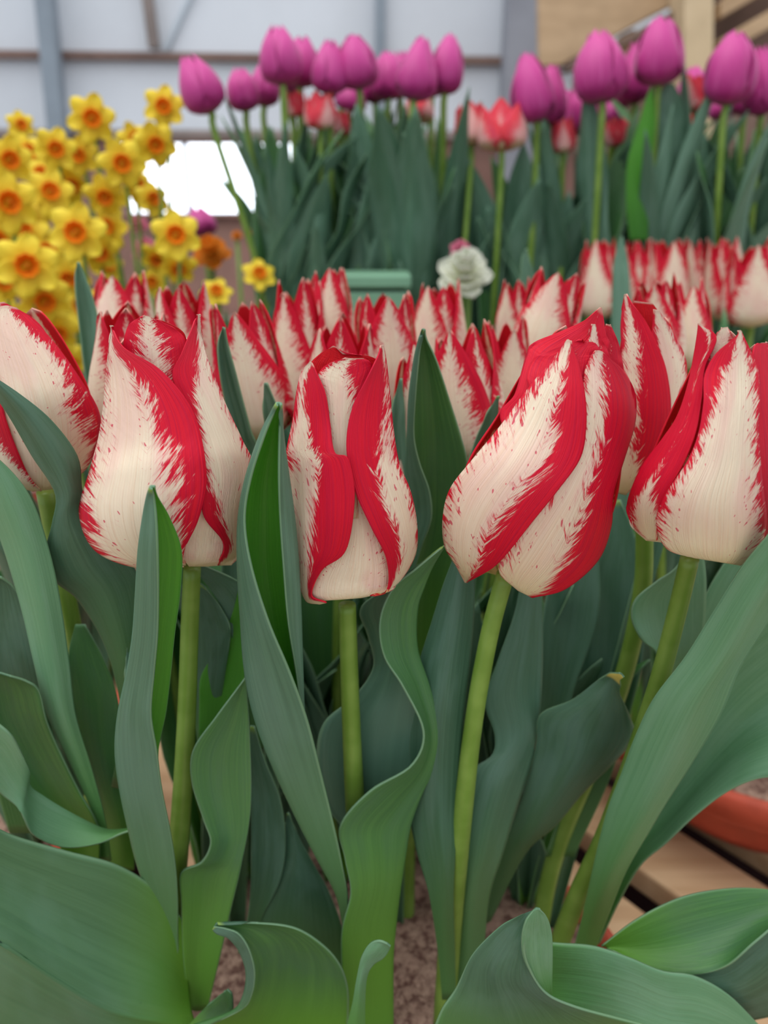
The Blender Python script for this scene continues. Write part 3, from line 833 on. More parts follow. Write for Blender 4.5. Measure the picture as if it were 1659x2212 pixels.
# waved leaf right of the second stem
leaf(t2, [[(745, 2240, 0), (800, 2250, .3), (850, 2240, .8), (825, 2240, 1.4)], [(738, 2080, -.1), (800, 2080, .3), (850, 2080, .8), (822, 2080, 1.6)], [(740, 2005, -.2), (800, 2005, .2), (856, 2005, .8), (810, 2010, 1.8)],
          [(758, 1930, -.3), (820, 1915, .2), (868, 1905, .8), (790, 1900, 2.0)], [(745, 1855, -.4), (820, 1850, .2), (876, 1850, .8), (770, 1840, 2.0)], [(735, 1785, -.5), (820, 1790, .2), (886, 1785, .8), (745, 1790, 2.1)], [(800, 1710, -.6), (860, 1735, .2), (905, 1715, .8), (705, 1735, 2.2)],
          [(890, 1655, -.6), (915, 1660, .2), (925, 1650, .9), (685, 1640, 2.2)], [(917, 1580, -.6), (930, 1585, .2), (935, 1570, .9), (700, 1560, 2.2)], [(872, 1482, -.6), (905, 1490, .2), (920, 1480, .9), (765, 1505, 2.1)], [(830, 1415, -.5), (875, 1410, .2), (900, 1400, .9), (808, 1440, 2.0)],
          [(822, 1340, -.4), (870, 1330, .2), (900, 1320, .8), (795, 1370, 1.8)], [(850, 1272, -.3), (890, 1275, .2), (912, 1270, .6), (778, 1315, 1.4)], [(900, 1230, -.2), (920, 1235, .1), (932, 1222, .3), (830, 1270, .8)], [(958, 1182, 0), (960, 1182, 0), (962, 1180, 0), (955, 1184, .1)]],
     (.272, .292), LI, nu=40, nv=90, rip=0)
# plain blade left of the third stem
leaf(t3, Hrows((2160, 955, 0, 965, -.1, 985, 0), (2050, 945, 0, 962, -.15, 983, 0), (1930, 926, .1, 955, -.2, 980, 0), (1840, 900, .2, 948, -.25, 984, 0), (1740, 882, .3, 938, -.3, 990, .1), (1600, 885, .3, 940, -.35, 998, .1), (1500, 890, .3, 950, -.35, 1008, .1),
               (1430, 905, .2, 960, -.3, 1016, .1), (1350, 930, .2, 975, -.2, 1023, .1), (1260, 958, .2, 990, -.1, 1026, .1), (1190, 985, .1, 1000, 0, 1020, .1), (1150, 998, 0, 1000, 0, 1004, 0)), (.280, .305), LO)
# dark blade right of the third stem with a deep notch
leaf(t3, [[(985, 2170, 0), (1000, 2175, -.1), (1012, 2165, .1)], [(984, 2060, 0), (1010, 2065, -.2), (1042, 2080, .2)], [(985, 1940, 0), (1020, 1935, -.3), (1057, 1940, .3)], [(987, 1850, 0), (1035, 1845, -.3), (1085, 1850, .4)], [(992, 1775, 0), (1050, 1770, -.3), (1108, 1775, .5)],
          [(1004, 1705, -.1), (1070, 1700, -.3), (1132, 1700, .6)], [(1020, 1662, -.2), (1090, 1650, -.2), (1148, 1650, .6)], [(1063, 1630, -.2), (1115, 1610, -.1), (1160, 1600, .6)], [(1068, 1585, -.1), (1120, 1560, 0), (1167, 1540, .6)], [(1048, 1515, 0), (1110, 1495, 0), (1171, 1480, .6)],
          [(1078, 1420, .1), (1125, 1410, 0), (1173, 1400, .5)], [(1110, 1330, .1), (1140, 1320, 0), (1171, 1310, .4)], [(1128, 1240, .1), (1150, 1240, 0), (1166, 1240, .3)], [(1148, 1170, 0), (1150, 1168, 0), (1153, 1170, 0)]], (.290, .325), LO)
# broad leaf with the yellow tip
leaf(t6, [[(1040, 1990, 0), (1050, 1995, 0), (1060, 1990, 0)], [(1075, 1860, 0), (1100, 1865, -.2), (1135, 1845, 0)], [(1108, 1780, 0), (1150, 1790, -.4), (1200, 1785, 0)], [(1135, 1700, 0), (1195, 1715, -.5), (1262, 1712, .1)], [(1158, 1610, .1), (1240, 1640, -.5), (1330, 1645, .3)],
          [(1166, 1545, .2), (1262, 1570, -.5), (1371, 1592, .4)], [(1235, 1512, .1), (1295, 1520, -.5), (1359, 1542, .3)], [(1285, 1474, 0), (1315, 1482, -.3), (1340, 1500, .1)], [(1306, 1462, 0), (1322, 1468, -.15), (1340, 1484, 0)], [(1318, 1455, -.1), (1328, 1461, -.2), (1339, 1470, -.1)], [(1338, 1456, -.1), (1342, 1458, -.1), (1346, 1464, -.1)]], (.33, .285), (M_LT, M_LI, M_RIM))
# long diagonal leaf
leaf(t4, [[(1238, 2060, 0), (1262, 2062, 0), (1284, 2058, 0)], [(1256, 1985, .1), (1280, 1990, -.1), (1312, 1985, .1)], [(1274, 1905, .2), (1310, 1905, -.2), (1352, 1885, .2)], [(1293, 1820, .3), (1348, 1825, -.3), (1398, 1805, .3)], [(1313, 1745, .4), (1385, 1755, -.3), (1440, 1735, .3)],
          [(1342, 1670, .5), (1425, 1680, -.3), (1500, 1642, .3)], [(1372, 1590, .5), (1465, 1600, -.3), (1560, 1540, .3)], [(1412, 1508, .5), (1510, 1510, -.3), (1602, 1438, .3)], [(1480, 1418, .5), (1575, 1410, -.3), (1660, 1345, .3)], [(1540, 1322, .5), (1630, 1310, -.3), (1715, 1245, .3)],
          [(1600, 1228, .4), (1690, 1210, -.2), (1770, 1140, .3)], [(1665, 1150, .3), (1745, 1110, -.1), (1810, 1040, .2)], [(1760, 1020, .1), (1800, 1000, 0), (1830, 960, .1)], [(1850, 910, 0), (1852, 909, 0), (1855, 908, 0)]], (.30, .232), (M_LG, M_LO, M_RIM), nv=80)
# wide pale leaf behind the diagonal one
leaf(t4, [[(1298, 2035, 0), (1292, 2040, .2), (1280, 2035, .4)], [(1338, 1950, -.2), (1325, 1940, .5), (1300, 1920, .6)], [(1385, 1870, -.4), (1370, 1830, .7), (1335, 1800, .6)], [(1440, 1822, -.6), (1440, 1745, .8), (1390, 1690, .6)], [(1500, 1765, -.8), (1520, 1650, .8), (1460, 1560, .5)],
          [(1570, 1712, -.9), (1600, 1560, .7), (1540, 1430, .4)], [(1640, 1682, -1.0), (1680, 1500, .6), (1620, 1340, .3)], [(1730, 1670, -1.0), (1780, 1450, .5), (1720, 1270, .2)], [(1840, 1600, -.6), (1860, 1420, .3), (1820, 1300, .1)], [(1930, 1480, 0), (1932, 1478, 0), (1934, 1476, 0)]], (.315, .275), (M_LO, M_LG, M_RIM), nu=30)
# curled leaf behind the fourth stem
leaf(t4, [[(1410, 1640, 0), (1430, 1645, .3), (1450, 1640, .5)], [(1415, 1540, 0), (1445, 1550, .5), (1480, 1540, .8)], [(1422, 1420, -.2), (1460, 1440, .6), (1510, 1430, 1.0)], [(1388, 1382, -.4), (1455, 1390, .6), (1520, 1370, 1.1)], [(1366, 1335, -.4), (1450, 1340, .6), (1525, 1310, 1.1)], [(1375, 1295, -.3), (1450, 1290, .5), (1526, 1250, 1.0)],
          [(1420, 1258, -.1), (1470, 1240, .4), (1520, 1200, .8)], [(1465, 1225, 0), (1490, 1195, .2), (1510, 1160, .4)], [(1500, 1150, 0), (1502, 1148, 0), (1504, 1150, 0)]], (.315, .312), LG)
# low leaves at the lower right corner
t7 = plant(1560, 2190, 'wide pale green leaves curling low at the bottom right, their flower outside the picture', 'red and cream tulips')
leaf(t7, [[(1300, 2045, .2), (1312, 2048, .2), (1325, 2052, 0)], [(1375, 1988, .5), (1392, 2045, .3), (1398, 2086, -.3)], [(1465, 1942, .8), (1480, 2028, .3), (1475, 2106, -.7)], [(1555, 1922, 1.0), (1580, 2000, .3), (1560, 2090, -1.0)], [(1640, 1919, 1.0), (1670, 1970, .3), (1630, 2032, -1.0)],
          [(1735, 1935, .8), (1745, 1955, .3), (1715, 1965, -.6)], [(1800, 1940, 0), (1802, 1941, 0), (1804, 1942, 0)]], (.262, .262), (M_LI, M_LG, M_RIM), nu=30, rip=.02)
leaf(t7, [[(1425, 2100, 0), (1450, 2140, -.2), (1480, 2200, 0)], [(1475, 2104, 0), (1500, 2140, -.3), (1545, 2205, 0)], [(1560, 2088, 0), (1590, 2140, -.3), (1625, 2205, .1)], [(1632, 2030, 0), (1670, 2090, -.3), (1720, 2170, .1)], [(1720, 1962, 0), (1760, 2000, -.1), (1800, 2060, .1)], [(1810, 1930, 0), (1812, 1932, 0), (1815, 1934, 0)]], (.256, .258), LO, rip=.02)
leaf(t7, [[(1150, 2035, .9), (1170, 2120, .9), (1185, 2205, .3)], [(1210, 2040, .8), (1215, 2120, .8), (1225, 2210, .1)], [(1285, 2046, .7), (1290, 2130, .5), (1300, 2230, -.1)], [(1360, 2070, .6), (1365, 2150, .3), (1375, 2250, -.3)], [(1432, 2099, .5), (1440, 2180, .2), (1450, 2270, -.3)], [(1502, 2110, .4), (1515, 2190, .1), (1525, 2290, -.3)],
          [(1575, 2150, .3), (1590, 2220, .1), (1600, 2300, -.2)], [(1650, 2225, .1), (1655, 2260, 0), (1660, 2310, 0)]], (.235, .248), (M_LG, M_LO, M_RIM), nu=26, rip=.01)
leaf(t7, [[(936, 2225, .4), (1120, 2290, .2), (1300, 2290, -.1), (1470, 2235, -.5)], [(955, 2180, .5), (1100, 2225, .2), (1210, 2225, -.1), (1340, 2203, -.5)], [(985, 2135, .6), (1085, 2170, .2), (1170, 2180, -.1), (1240, 2176, -.5)], [(1020, 2063, .6), (1070, 2105, .2), (1120, 2125, -.1), (1180, 2148, -.5)],
          [(1075, 2006, .5), (1100, 2040, .2), (1122, 2065, -.1), (1142, 2095, -.45)], [(1110, 1984, .4), (1120, 2005, .2), (1127, 2025, -.1), (1129, 2050, -.4)], [(1135, 1972, .1), (1137, 1978, 0), (1137, 1985, -.1), (1134, 2000, -.25)], [(1158, 1964, 0), (1159, 1964, 0), (1160, 1964, 0), (1161, 1965, 0)]], (.226, .222), (M_LO, M_LI, M_RIM), nu=36, nv=70, rip=.015)
leaf(t7, [[(1180, 2152, .15), (1188, 2156, .3), (1193, 2158, .5)], [(1152, 2118, 0), (1172, 2120, .2), (1193, 2115, .45)], [(1131, 2070, -.05), (1162, 2070, .1), (1194, 2062, .35)], [(1128, 2028, -.1), (1160, 2024, .1), (1192, 2016, .3)], [(1136, 1992, -.1), (1160, 1986, 0), (1182, 1982, .15)], [(1153, 1967, 0), (1160, 1964, 0), (1166, 1967, 0)]], (.221, .219), (M_LG, M_LO, M_RIM), rip=0)

# huge low leaf at the bottom left, its near margin rolled over
leaf(t5, [[(398, 1990, 1.2), (405, 2120, 1.2), (415, 2195, .2), (440, 2225, .1), (460, 2250, .6)], [(345, 1925, 1.3), (350, 2070, 1.2), (350, 2190, .1), (340, 2212, -.1), (350, 2270, .5)], [(255, 1868, 1.3), (240, 2015, 1.1), (245, 2165, .0), (225, 2190, -.2), (240, 2300, .5)],
          [(140, 1836, 1.2), (120, 1960, .9), (130, 2105, -.1), (105, 2125, -.3), (110, 2290, .5)], [(25, 1802, 1.0), (10, 1905, .7), (10, 2030, -.2), (-10, 2050, -.3), (0, 2260, .5)], [(-80, 1755, .6), (-95, 1850, .4), (-100, 1970, -.1), (-115, 1985, -.2), (-110, 2160, .3)], [(-180, 1780, 0), (-182, 1785, 0), (-184, 1790, 0), (-184, 1795, 0), (-184, 1800, 0)]],
     (.272, .235), (M_LO, M_LW, M_RIM), nu=50, nv=70, rip=.03)
leaf(t5, [[(398, 2225, .4), (408, 2240, .2), (420, 2250, 0)], [(440, 2180, .4), (445, 2205, .2), (455, 2225, 0)], [(475, 2150, .3), (485, 2180, .2), (490, 2200, 0)], [(490, 2138, .1), (500, 2150, 0), (502, 2178, 0)]], (.262, .262), LI)
# waved pale leaf above it
leaf(t5, [[(330, 1790, .8), (325, 1792, .2), (320, 1790, 0)], [(280, 1793, .9), (275, 1797, .3), (270, 1800, 0)], [(225, 1793, .9), (218, 1805, .3), (212, 1824, -.1)], [(155, 1757, .8), (146, 1790, .3), (138, 1831, -.3)], [(92, 1718, .7), (82, 1760, .2), (74, 1806, -.4)], [(62, 1695, .5), (55, 1730, .1), (50, 1768, -.4)],
          [(60, 1660, .1), (50, 1700, .1), (38, 1740, 0)], [(45, 1620, -.2), (30, 1665, .2), (8, 1715, .4)], [(22, 1582, -.3), (5, 1625, .2), (-25, 1680, .5)], [(-25, 1545, -.1), (-40, 1580, .1), (-60, 1620, .3)], [(-90, 1500, 0), (-92, 1502, 0), (-94, 1504, 0)]], (.285, .262), (M_LO, M_LG, M_RIM), nu=26, nv=80, rip=.01)
# broad leaves at the left edge
leaf(t5, [[(150, 1880, 0), (190, 1885, .1), (215, 1870, 0)], [(110, 1790, 0), (165, 1790, .3), (212, 1790, 0)], [(55, 1720, 0), (115, 1715, .4), (170, 1710, 0)], [(0, 1640, 0), (65, 1635, .5), (133, 1635, 0)], [(-50, 1560, 0), (25, 1555, .5), (100, 1560, 0)], [(-60, 1500, 0), (10, 1495, .4), (84, 1495, 0)], [(-50, 1468, 0), (0, 1462, .2), (58, 1474, 0)], [(-30, 1456, 0), (-5, 1455, 0), (20, 1462, 0)]], (.298, .285), (M_LI, M_LO, M_RIM))
leaf(t5, [[(20, 1800, 0), (80, 1800, .1), (130, 1800, 0)], [(-40, 1600, 0), (40, 1600, .3), (115, 1600, 0)], [(-80, 1480, 0), (10, 1480, .4), (92, 1480, 0)], [(-85, 1390, 0), (-10, 1390, .4), (76, 1400, 0)], [(-75, 1320, 0), (-15, 1315, .3), (52, 1320, 0)], [(-50, 1262, 0), (-10, 1258, .2), (30, 1272, 0)], [(-20, 1246, 0), (-10, 1245, 0), (0, 1248, 0)]], (.308, .300), LO)
# leaf that starts at the left edge and crosses below the first flower
leaf(t5, [[(240, 1700, 0), (270, 1705, -.1), (300, 1700, .2)], [(262, 1560, 0), (285, 1560, -.1), (310, 1550, .2)], [(232, 1410, 0), (270, 1410, -.3), (310, 1395, .4)], [(170, 1300, 0), (235, 1290, -.4), (310, 1275, .5)], [(118, 1255, 0), (195, 1230, -.4), (280, 1210, .5)], [(98, 1195, -.1), (165, 1170, -.4), (235, 1150, .4)], [(112, 1130, -.1), (148, 1115, -.3), (190, 1105, .3)],
          [(118, 1065, 0), (150, 1062, -.3), (178, 1058, .3)], [(68, 985, .1), (118, 985, -.3), (168, 985, .3)], [(22, 905, .1), (65, 905, -.3), (112, 908, .3)], [(-14, 850, .1), (15, 848, -.2), (42, 850, .2)], [(-40, 800, 0), (-37, 798, 0), (-34, 800, 0)]], (.315, .268), LO)
# pale upright leaf at the left
leaf(t5, [[(215, 1860, 0), (225, 1862, 0), (240, 1860, 0)], [(205, 1770, 0), (215, 1772, 0), (228, 1775, 0)], [(150, 1650, .2), (175, 1650, -.1), (195, 1650, .1)], [(100, 1540, .3), (135, 1540, -.2), (163, 1540, .1)], [(72, 1430, .3), (112, 1428, -.2), (149, 1422, .1)], [(44, 1310, .4), (88, 1308, -.2), (131, 1300, .1)], [(5, 1180, .4), (58, 1182, -.2), (106, 1185, .1)],
          [(-30, 1090, .3), (22, 1085, -.2), (72, 1085, .1)], [(-50, 1010, .1), (-15, 1005, -.1), (22, 1015, .1)], [(-60, 950, 0), (-58, 948, 0), (-56, 950, 0)]], (.300, .280), (M_LG, M_LO, M_RIM))
leaf(t5, Hrows((1880, 235, 0, 262, -.1, 290, 0), (1790, 222, 0, 258, -.2, 290, 0), (1700, 190, 0, 235, -.2, 278, 0), (1600, 165, 0, 215, -.2, 264, 0), (1500, 152, 0, 205, -.2, 252, 0), (1420, 147, 0, 185, -.1, 222, 0), (1350, 162, 0, 170, 0, 182, 0)), (.318, .322), (M_LI, M_LO, M_RIM))

# leaves of the first flower, right of its stem
leaf(t1, [[(408, 2180, 0), (425, 2185, .3), (448, 2180, .2)], [(396, 2060, 0), (432, 2070, .4), (472, 2080, .2)], [(392, 1950, -.1), (445, 1955, .5), (497, 1970, .2)], [(391, 1888, -.3), (455, 1890, .4), (516, 1892, .2)], [(436, 1864, -.4), (482, 1860, .3), (523, 1858, .2)], [(456, 1820, -.4), (497, 1818, .3), (533, 1808, .2)],
          [(440, 1770, -.3), (492, 1770, .4), (540, 1755, .2)], [(415, 1690, -.2), (478, 1695, .5), (542, 1690, .2)], [(418, 1622, -.1), (480, 1625, .5), (540, 1618, .2)], [(466, 1552, 0), (503, 1556, .4), (537, 1548, .2)], [(505, 1500, 0), (520, 1500, .2), (533, 1495, .1)], [(529, 1468, 0), (530, 1467, 0), (532, 1468, 0)]], (.283, .276), LI, nv=80, rip=.01)
leaf(t1, Hrows((1700, 440, .2, 460, .1, 480, 0), (1600, 430, .3, 475, .3, 505, 0), (1520, 430, .4, 478, .4, 522, 0), (1460, 434, .4, 485, .4, 528, 0), (1400, 470, .3, 498, .3, 530, 0), (1330, 500, .2, 515, .2, 532, 0), (1260, 518, 0, 520, 0, 524, 0)), (.300, .306), (M_LB, M_LO, M_RIM))
leaf(t1, [[(430, 1640, .2), (445, 1645, 0), (460, 1640, 0)], [(420, 1540, .3), (450, 1545, 0), (475, 1530, 0)], [(415, 1450, .4), (460, 1440, 0), (494, 1400, -.2)], [(415, 1370, .4), (460, 1370, 0), (496, 1355, -.2)], [(415, 1310, .3), (448, 1310, 0), (476, 1312, -.1)], [(420, 1262, .1), (432, 1262, 0), (442, 1270, 0)]], (.308, .304), LO)
leaf(t1, [[(545, 1620, 0), (560, 1620, .2), (575, 1610, .3)], [(522, 1500, 0), (545, 1500, .2), (570, 1490, .3)], [(508, 1405, 0), (535, 1400, .2), (565, 1390, .3)], [(484, 1325, 0), (520, 1320, .2), (555, 1310, .3)], [(455, 1275, 0), (490, 1270, .2), (525, 1265, .3)], [(425, 1238, 0), (450, 1240, .1), (475, 1238, .1)], [(400, 1210, 0), (402, 1209, 0), (404, 1210, 0)]], (.312, .300), LO)
leaf(t1, [[(515, 2060, 0), (535, 2062, .2), (555, 2060, .3)], [(535, 1990, 0), (552, 1985, .2), (565, 1985, .2)], [(542, 1900, 0), (575, 1900, .2), (604, 1905, 0)], [(543, 1820, 0), (580, 1820, .2), (616, 1820, 0)], [(543, 1720, 0), (575, 1720, .2), (604, 1725, 0)], [(540, 1640, 0), (556, 1640, .1), (572, 1645, 0)], [(538, 1570, 0), (542, 1569, 0), (548, 1570, 0)]], (.300, .300), LO)
leaf(t2, [[(570, 2110, 0), (650, 2120, -.2), (742, 2110, 0)], [(556, 2000, 0), (640, 1990, -.2), (740, 2010, .2)], [(588, 1915, 0), (645, 1910, -.2), (708, 1920, .2)], [(610, 1850, 0), (640, 1845, -.1), (668, 1850, .1)], [(616, 1790, 0), (628, 1788, 0), (640, 1795, 0)], [(619, 1758, 0), (620, 1757, 0), (622, 1758, 0)]], (.302, .305), LO)
# curled low leaf with a rolled margin
leaf(t2, [[(440, 2222, -.3), (415, 2222, 0), (560, 2250, .9), (750, 2240, .6)], [(522, 2182, -.3), (505, 2188, 0), (600, 2190, .9), (753, 2185, .6)], [(545, 2150, -.3), (531, 2150, 0), (615, 2125, .9), (751, 2135, .6)], [(552, 2100, -.3), (538, 2100, 0), (620, 2072, .8), (735, 2088, .5)], [(540, 2050, -.3), (524, 2055, 0), (605, 2032, .6), (700, 2046, .4)],
          [(518, 2016, -.2), (498, 2024, -.1), (562, 2005, .4), (640, 2008, .3)], [(490, 2004, -.1), (472, 2014, -.1), (510, 1997, .1), (560, 1996, .2)], [(463, 1999, 0), (461, 2004, 0), (467, 1997, 0), (475, 1998, 0)]], (.252, .250), (M_LI, M_LO, M_RIM), nu=44, nv=70, rip=0)
leaf(t2, [[(742, 2240, 0), (765, 2242, -.2), (789, 2240, .1)], [(760, 2172, -.1), (775, 2172, -.2), (789, 2168, .1)], [(769, 2120, -.1), (780, 2118, -.2), (793, 2113, .1)], [(779, 2074, -.1), (792, 2080, -.1), (806, 2086, .1)], [(795, 2043, 0), (812, 2055, -.1), (829, 2070, .1)], [(815, 2034, 0), (828, 2040, 0), (841, 2052, .1)], [(836, 2040, 0), (838, 2042, 0), (842, 2046, 0)]], (.245, .240), (M_LG, M_LI, M_RIM), rip=0)

# tall leaf behind the second flower, its foot behind the waved one
t8 = plant(880, 2010, 'tulip mostly hidden behind its own tall dark leaf beside the leaning bloom', 'red and cream tulips')
leaf(t8, Hrows((1700, 860, 0, 850, .2, 900, .5, 930, .5), (1500, 875, -.1, 840, .1, 900, .6, 950, .5), (1350, 885, -.2, 842, .1, 900, .6, 960, .5), (1250, 893, -.3, 855, .1, 905, .7, 970, .5), (1180, 912, -.4, 876, .1, 920, .8, 985, .5), (1120, 933, -.5, 886, .1, 930, .8, 1000, .4), (1060, 929, -.5, 881, .1, 930, .8, 1010, .4), (1000, 908, -.4, 880, .1, 930, .8, 1009, .3),
               (940, 896, -.3, 884, 0, 930, .8, 994, .2), (860, 899, -.2, 887, 0, 925, .6, 969, .2), (780, 906, -.1, 897, 0, 917, .4, 942, .1), (735, 911, 0, 907, 0, 913, .1, 921, 0), (712, 913, 0, 912, 0, 914, 0, 915, 0)), (.345, .330), (M_LI, M_LO, M_RIM), nu=40, nv=80)
stem_traced([(880, 1062, .372), (890, 1300, .375), (885, 1600, .375), (880, 1800, .372), (878, 2015, .368)], [17, 17, 17, 17, 17], t8)
B8 = Body([(882, 1068, 20), (882, 1055, 42), (884, 990, 46), (886, 900, 44), (890, 800, 36), (895, 740, 26)], 0.372)
petal(t8, B8, [[(872, 1058), (892, 1058)], [(858, 1010), (920, 1015)], [(856, 940), (925, 940)], [(862, 860), (925, 860)], [(880, 780), (910, 780)], [(893, 745), (896, 745)]], [(-.1, -.1), (0, 0), (.05, .1), (.15, .2), (.3, .3), (.1, .1)], layer=1.1, seed=31)
B8.back('petal', -1.75, 0.1, .97, IM, t8, .9); B8.back('petal', -0.1, 1.75, .97, IM, t8, .9)
leaf(t8, Hrows((1300, 985, 0, 1000, 0, 1018, 0), (1100, 985, 0, 1010, .1, 1040, 0), (1000, 1012, 0, 1030, .1, 1052, 0), (940, 1032, 0, 1048, .1, 1066, 0), (895, 1052, 0, 1062, 0, 1076, 0), (856, 1073, 0, 1075, 0, 1077, 0)), (.36, .35), LO)

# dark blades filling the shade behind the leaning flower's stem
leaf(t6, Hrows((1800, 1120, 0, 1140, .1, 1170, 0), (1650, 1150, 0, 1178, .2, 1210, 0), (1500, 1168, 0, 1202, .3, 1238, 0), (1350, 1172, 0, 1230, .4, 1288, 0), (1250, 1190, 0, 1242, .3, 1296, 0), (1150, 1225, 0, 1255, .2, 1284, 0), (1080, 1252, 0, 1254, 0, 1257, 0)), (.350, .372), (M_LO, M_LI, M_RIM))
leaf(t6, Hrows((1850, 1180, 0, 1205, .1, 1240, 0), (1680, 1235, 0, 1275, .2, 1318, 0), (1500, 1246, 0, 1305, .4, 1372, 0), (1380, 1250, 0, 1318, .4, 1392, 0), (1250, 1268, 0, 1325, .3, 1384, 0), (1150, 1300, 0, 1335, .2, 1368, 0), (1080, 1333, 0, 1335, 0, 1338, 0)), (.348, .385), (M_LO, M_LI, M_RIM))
leaf(t4, [[(1330, 1800, 0), (1350, 1805, .1), (1370, 1800, 0)], [(1400, 1640, 0), (1440, 1640, .3), (1480, 1630, 0)], [(1460, 1480, 0), (1520, 1480, .4), (1580, 1470, 0)], [(1500, 1350, 0), (1575, 1350, .4), (1650, 1340, 0)], [(1545, 1250, 0), (1610, 1250, .3), (1680, 1250, 0)], [(1600, 1180, 0), (1650, 1180, .1), (1700, 1190, 0)], [(1690, 1120, 0), (1692, 1119, 0), (1695, 1120, 0)]], (.330, .345), LG)

leaf(t1, Hrows((1620, 262, 0, 275, .1, 292, 0), (1500, 268, 0, 280, .1, 294, 0), (1440, 272, 0, 281, .1, 290, 0), (1405, 274, 0, 281, .1, 289, 0), (1390, 280, 0, 282, 0, 285, 0)), (.300, .305), (M_LT, M_LI, M_RIM))

# ------------------------------------------------------------------ blades and blooms built upright, for the rows behind
def blade_local(name, L, w, bend, fold, seed, mats, nv=26, nu=9, twist=0.0, wav=0.0):
    """an upright blade from the origin, arching towards +x"""
    rng = random.Random(seed)
    ph = rng.random() * 6
    pts, a, p = [], 0.06, Vector((0, 0, 0))
    for i in range(nv):
        pts.append((p.copy(), a))
        a += bend / nv * (0.4 + 1.6 * (i / nv) ** 1.5)
        p += Vector((math.sin(a), 0, math.cos(a))) * (L / (nv - 1))
    W, uv = [], []
    for i, (p, a) in enumerate(pts):
        v = i / (nv - 1)
        ww = w * (0.35 + 0.65 * math.sin(min(1, v * 1.9) * math.pi / 2)) * (1 - max(0, (v - 0.45) / 0.55) ** 2.0) + 0.0004
        nrm = Vector((-math.cos(a), 0, math.sin(a)))
        tw = twist * v * v
        for j in range(nu):
            u = j / (nu - 1) * 2 - 1
            lat = Vector((0, 1, 0)) * math.cos(tw) + nrm * math.sin(tw)
            up = nrm * math.cos(tw) - Vector((0, 1, 0)) * math.sin(tw)
            f = fold * (1.25 - v) * abs(u) ** 1.4 + wav * math.sin(v * 15 + ph + (2 if u > 0 else 0)) * u * u
            W.append(p + lat * (u * ww) + up * (f * ww))
            uv.append((-u, v))
    return W, nv, nu, uv

def blade_obj(parent, local, mats, rotz, tilt=0.0):
    W, nv, nu, uv = local
    M = Matrix.Rotation(rotz, 3, 'Z')
    o = grid_mesh('leaf', [parent.location + M @ w for w in W], nv, nu, uv, None, mats, 0.0008, parent)
    return o

def bloom_local(H, Rm, prof, spec, wide, seed, openness=0.0, tipcurl=0.0, nv=22, nu=13):
    """petals round the z axis from the origin; prof: (v, radius share); spec: (angle, layer, length share, red left, red right)"""
    rng = random.Random(seed)
    out = []
    for (ang, layer, ln, rl, rr_) in spec:
        W, uv, rf = [], [], []
        jit = rng.uniform(-.06, .06); ph = rng.random() * 6
        ln *= 1.0 if prof is EGG else rng.uniform(.90, 1.0)
        for i in range(nv):
            v = i / (nv - 1)
            r0 = lerp_table(prof, v * ln)[0] * Rm * layer
            z = v * H * ln
            w = wide * (0.5 + 0.5 * min(1, v * 4)) * (max(0.0, 1 - v ** 3.2) ** 0.6 * (1 - 0.1 * v) if prof is EGG else max(0.0, 1 - v ** 2.0) ** 0.8 * 1.03)
            for j in range(nu):
                u = j / (nu - 1) * 2 - 1
                a = ang + u * w + jit * v * 3
                rad = r0 * (1 + openness * v * v) + tipcurl * Rm * max(0, v - .85) * 3
                rad += Rm * 0.05 * math.sin(v * 9 + ph) * u * u
                rad += Rm * 0.05 * (1 - u * u) * (1 - v)
                W.append(Vector((math.sin(a) * rad, -math.cos(a) * rad, z + 0.03 * H * math.cos(a) * 0)))
                uv.append((u, v))
                t = (u + 1) / 2
                k = 0.15 + v
                rf.append(max(t - (1 - rr_ * k), rl * k - t))
        out.append((W, nv, nu, uv, rf))
    return out

LILY = [(0, .18), (.04, .60), (.12, .92), (.24, 1.0), (.42, .96), (.6, .85), (.8, .72), (1.0, .60)]
EGG = [(0, .2), (.05, .6), (.14, .90), (.28, 1.0), (.45, .96), (.65, .78), (.85, .48), (1.0, .20)]

def frame_to(p, q, spin):
    """axes whose z runs from p to q, spun about it"""
    z = (q - p).normalized()
    y = Vector((0, 1, 0)); x = y.cross(z).normalized(); y = z.cross(x)
    M = Matrix((x, y, z)).transposed()
    return M @ Matrix.Rotation(spin, 3, 'Z')

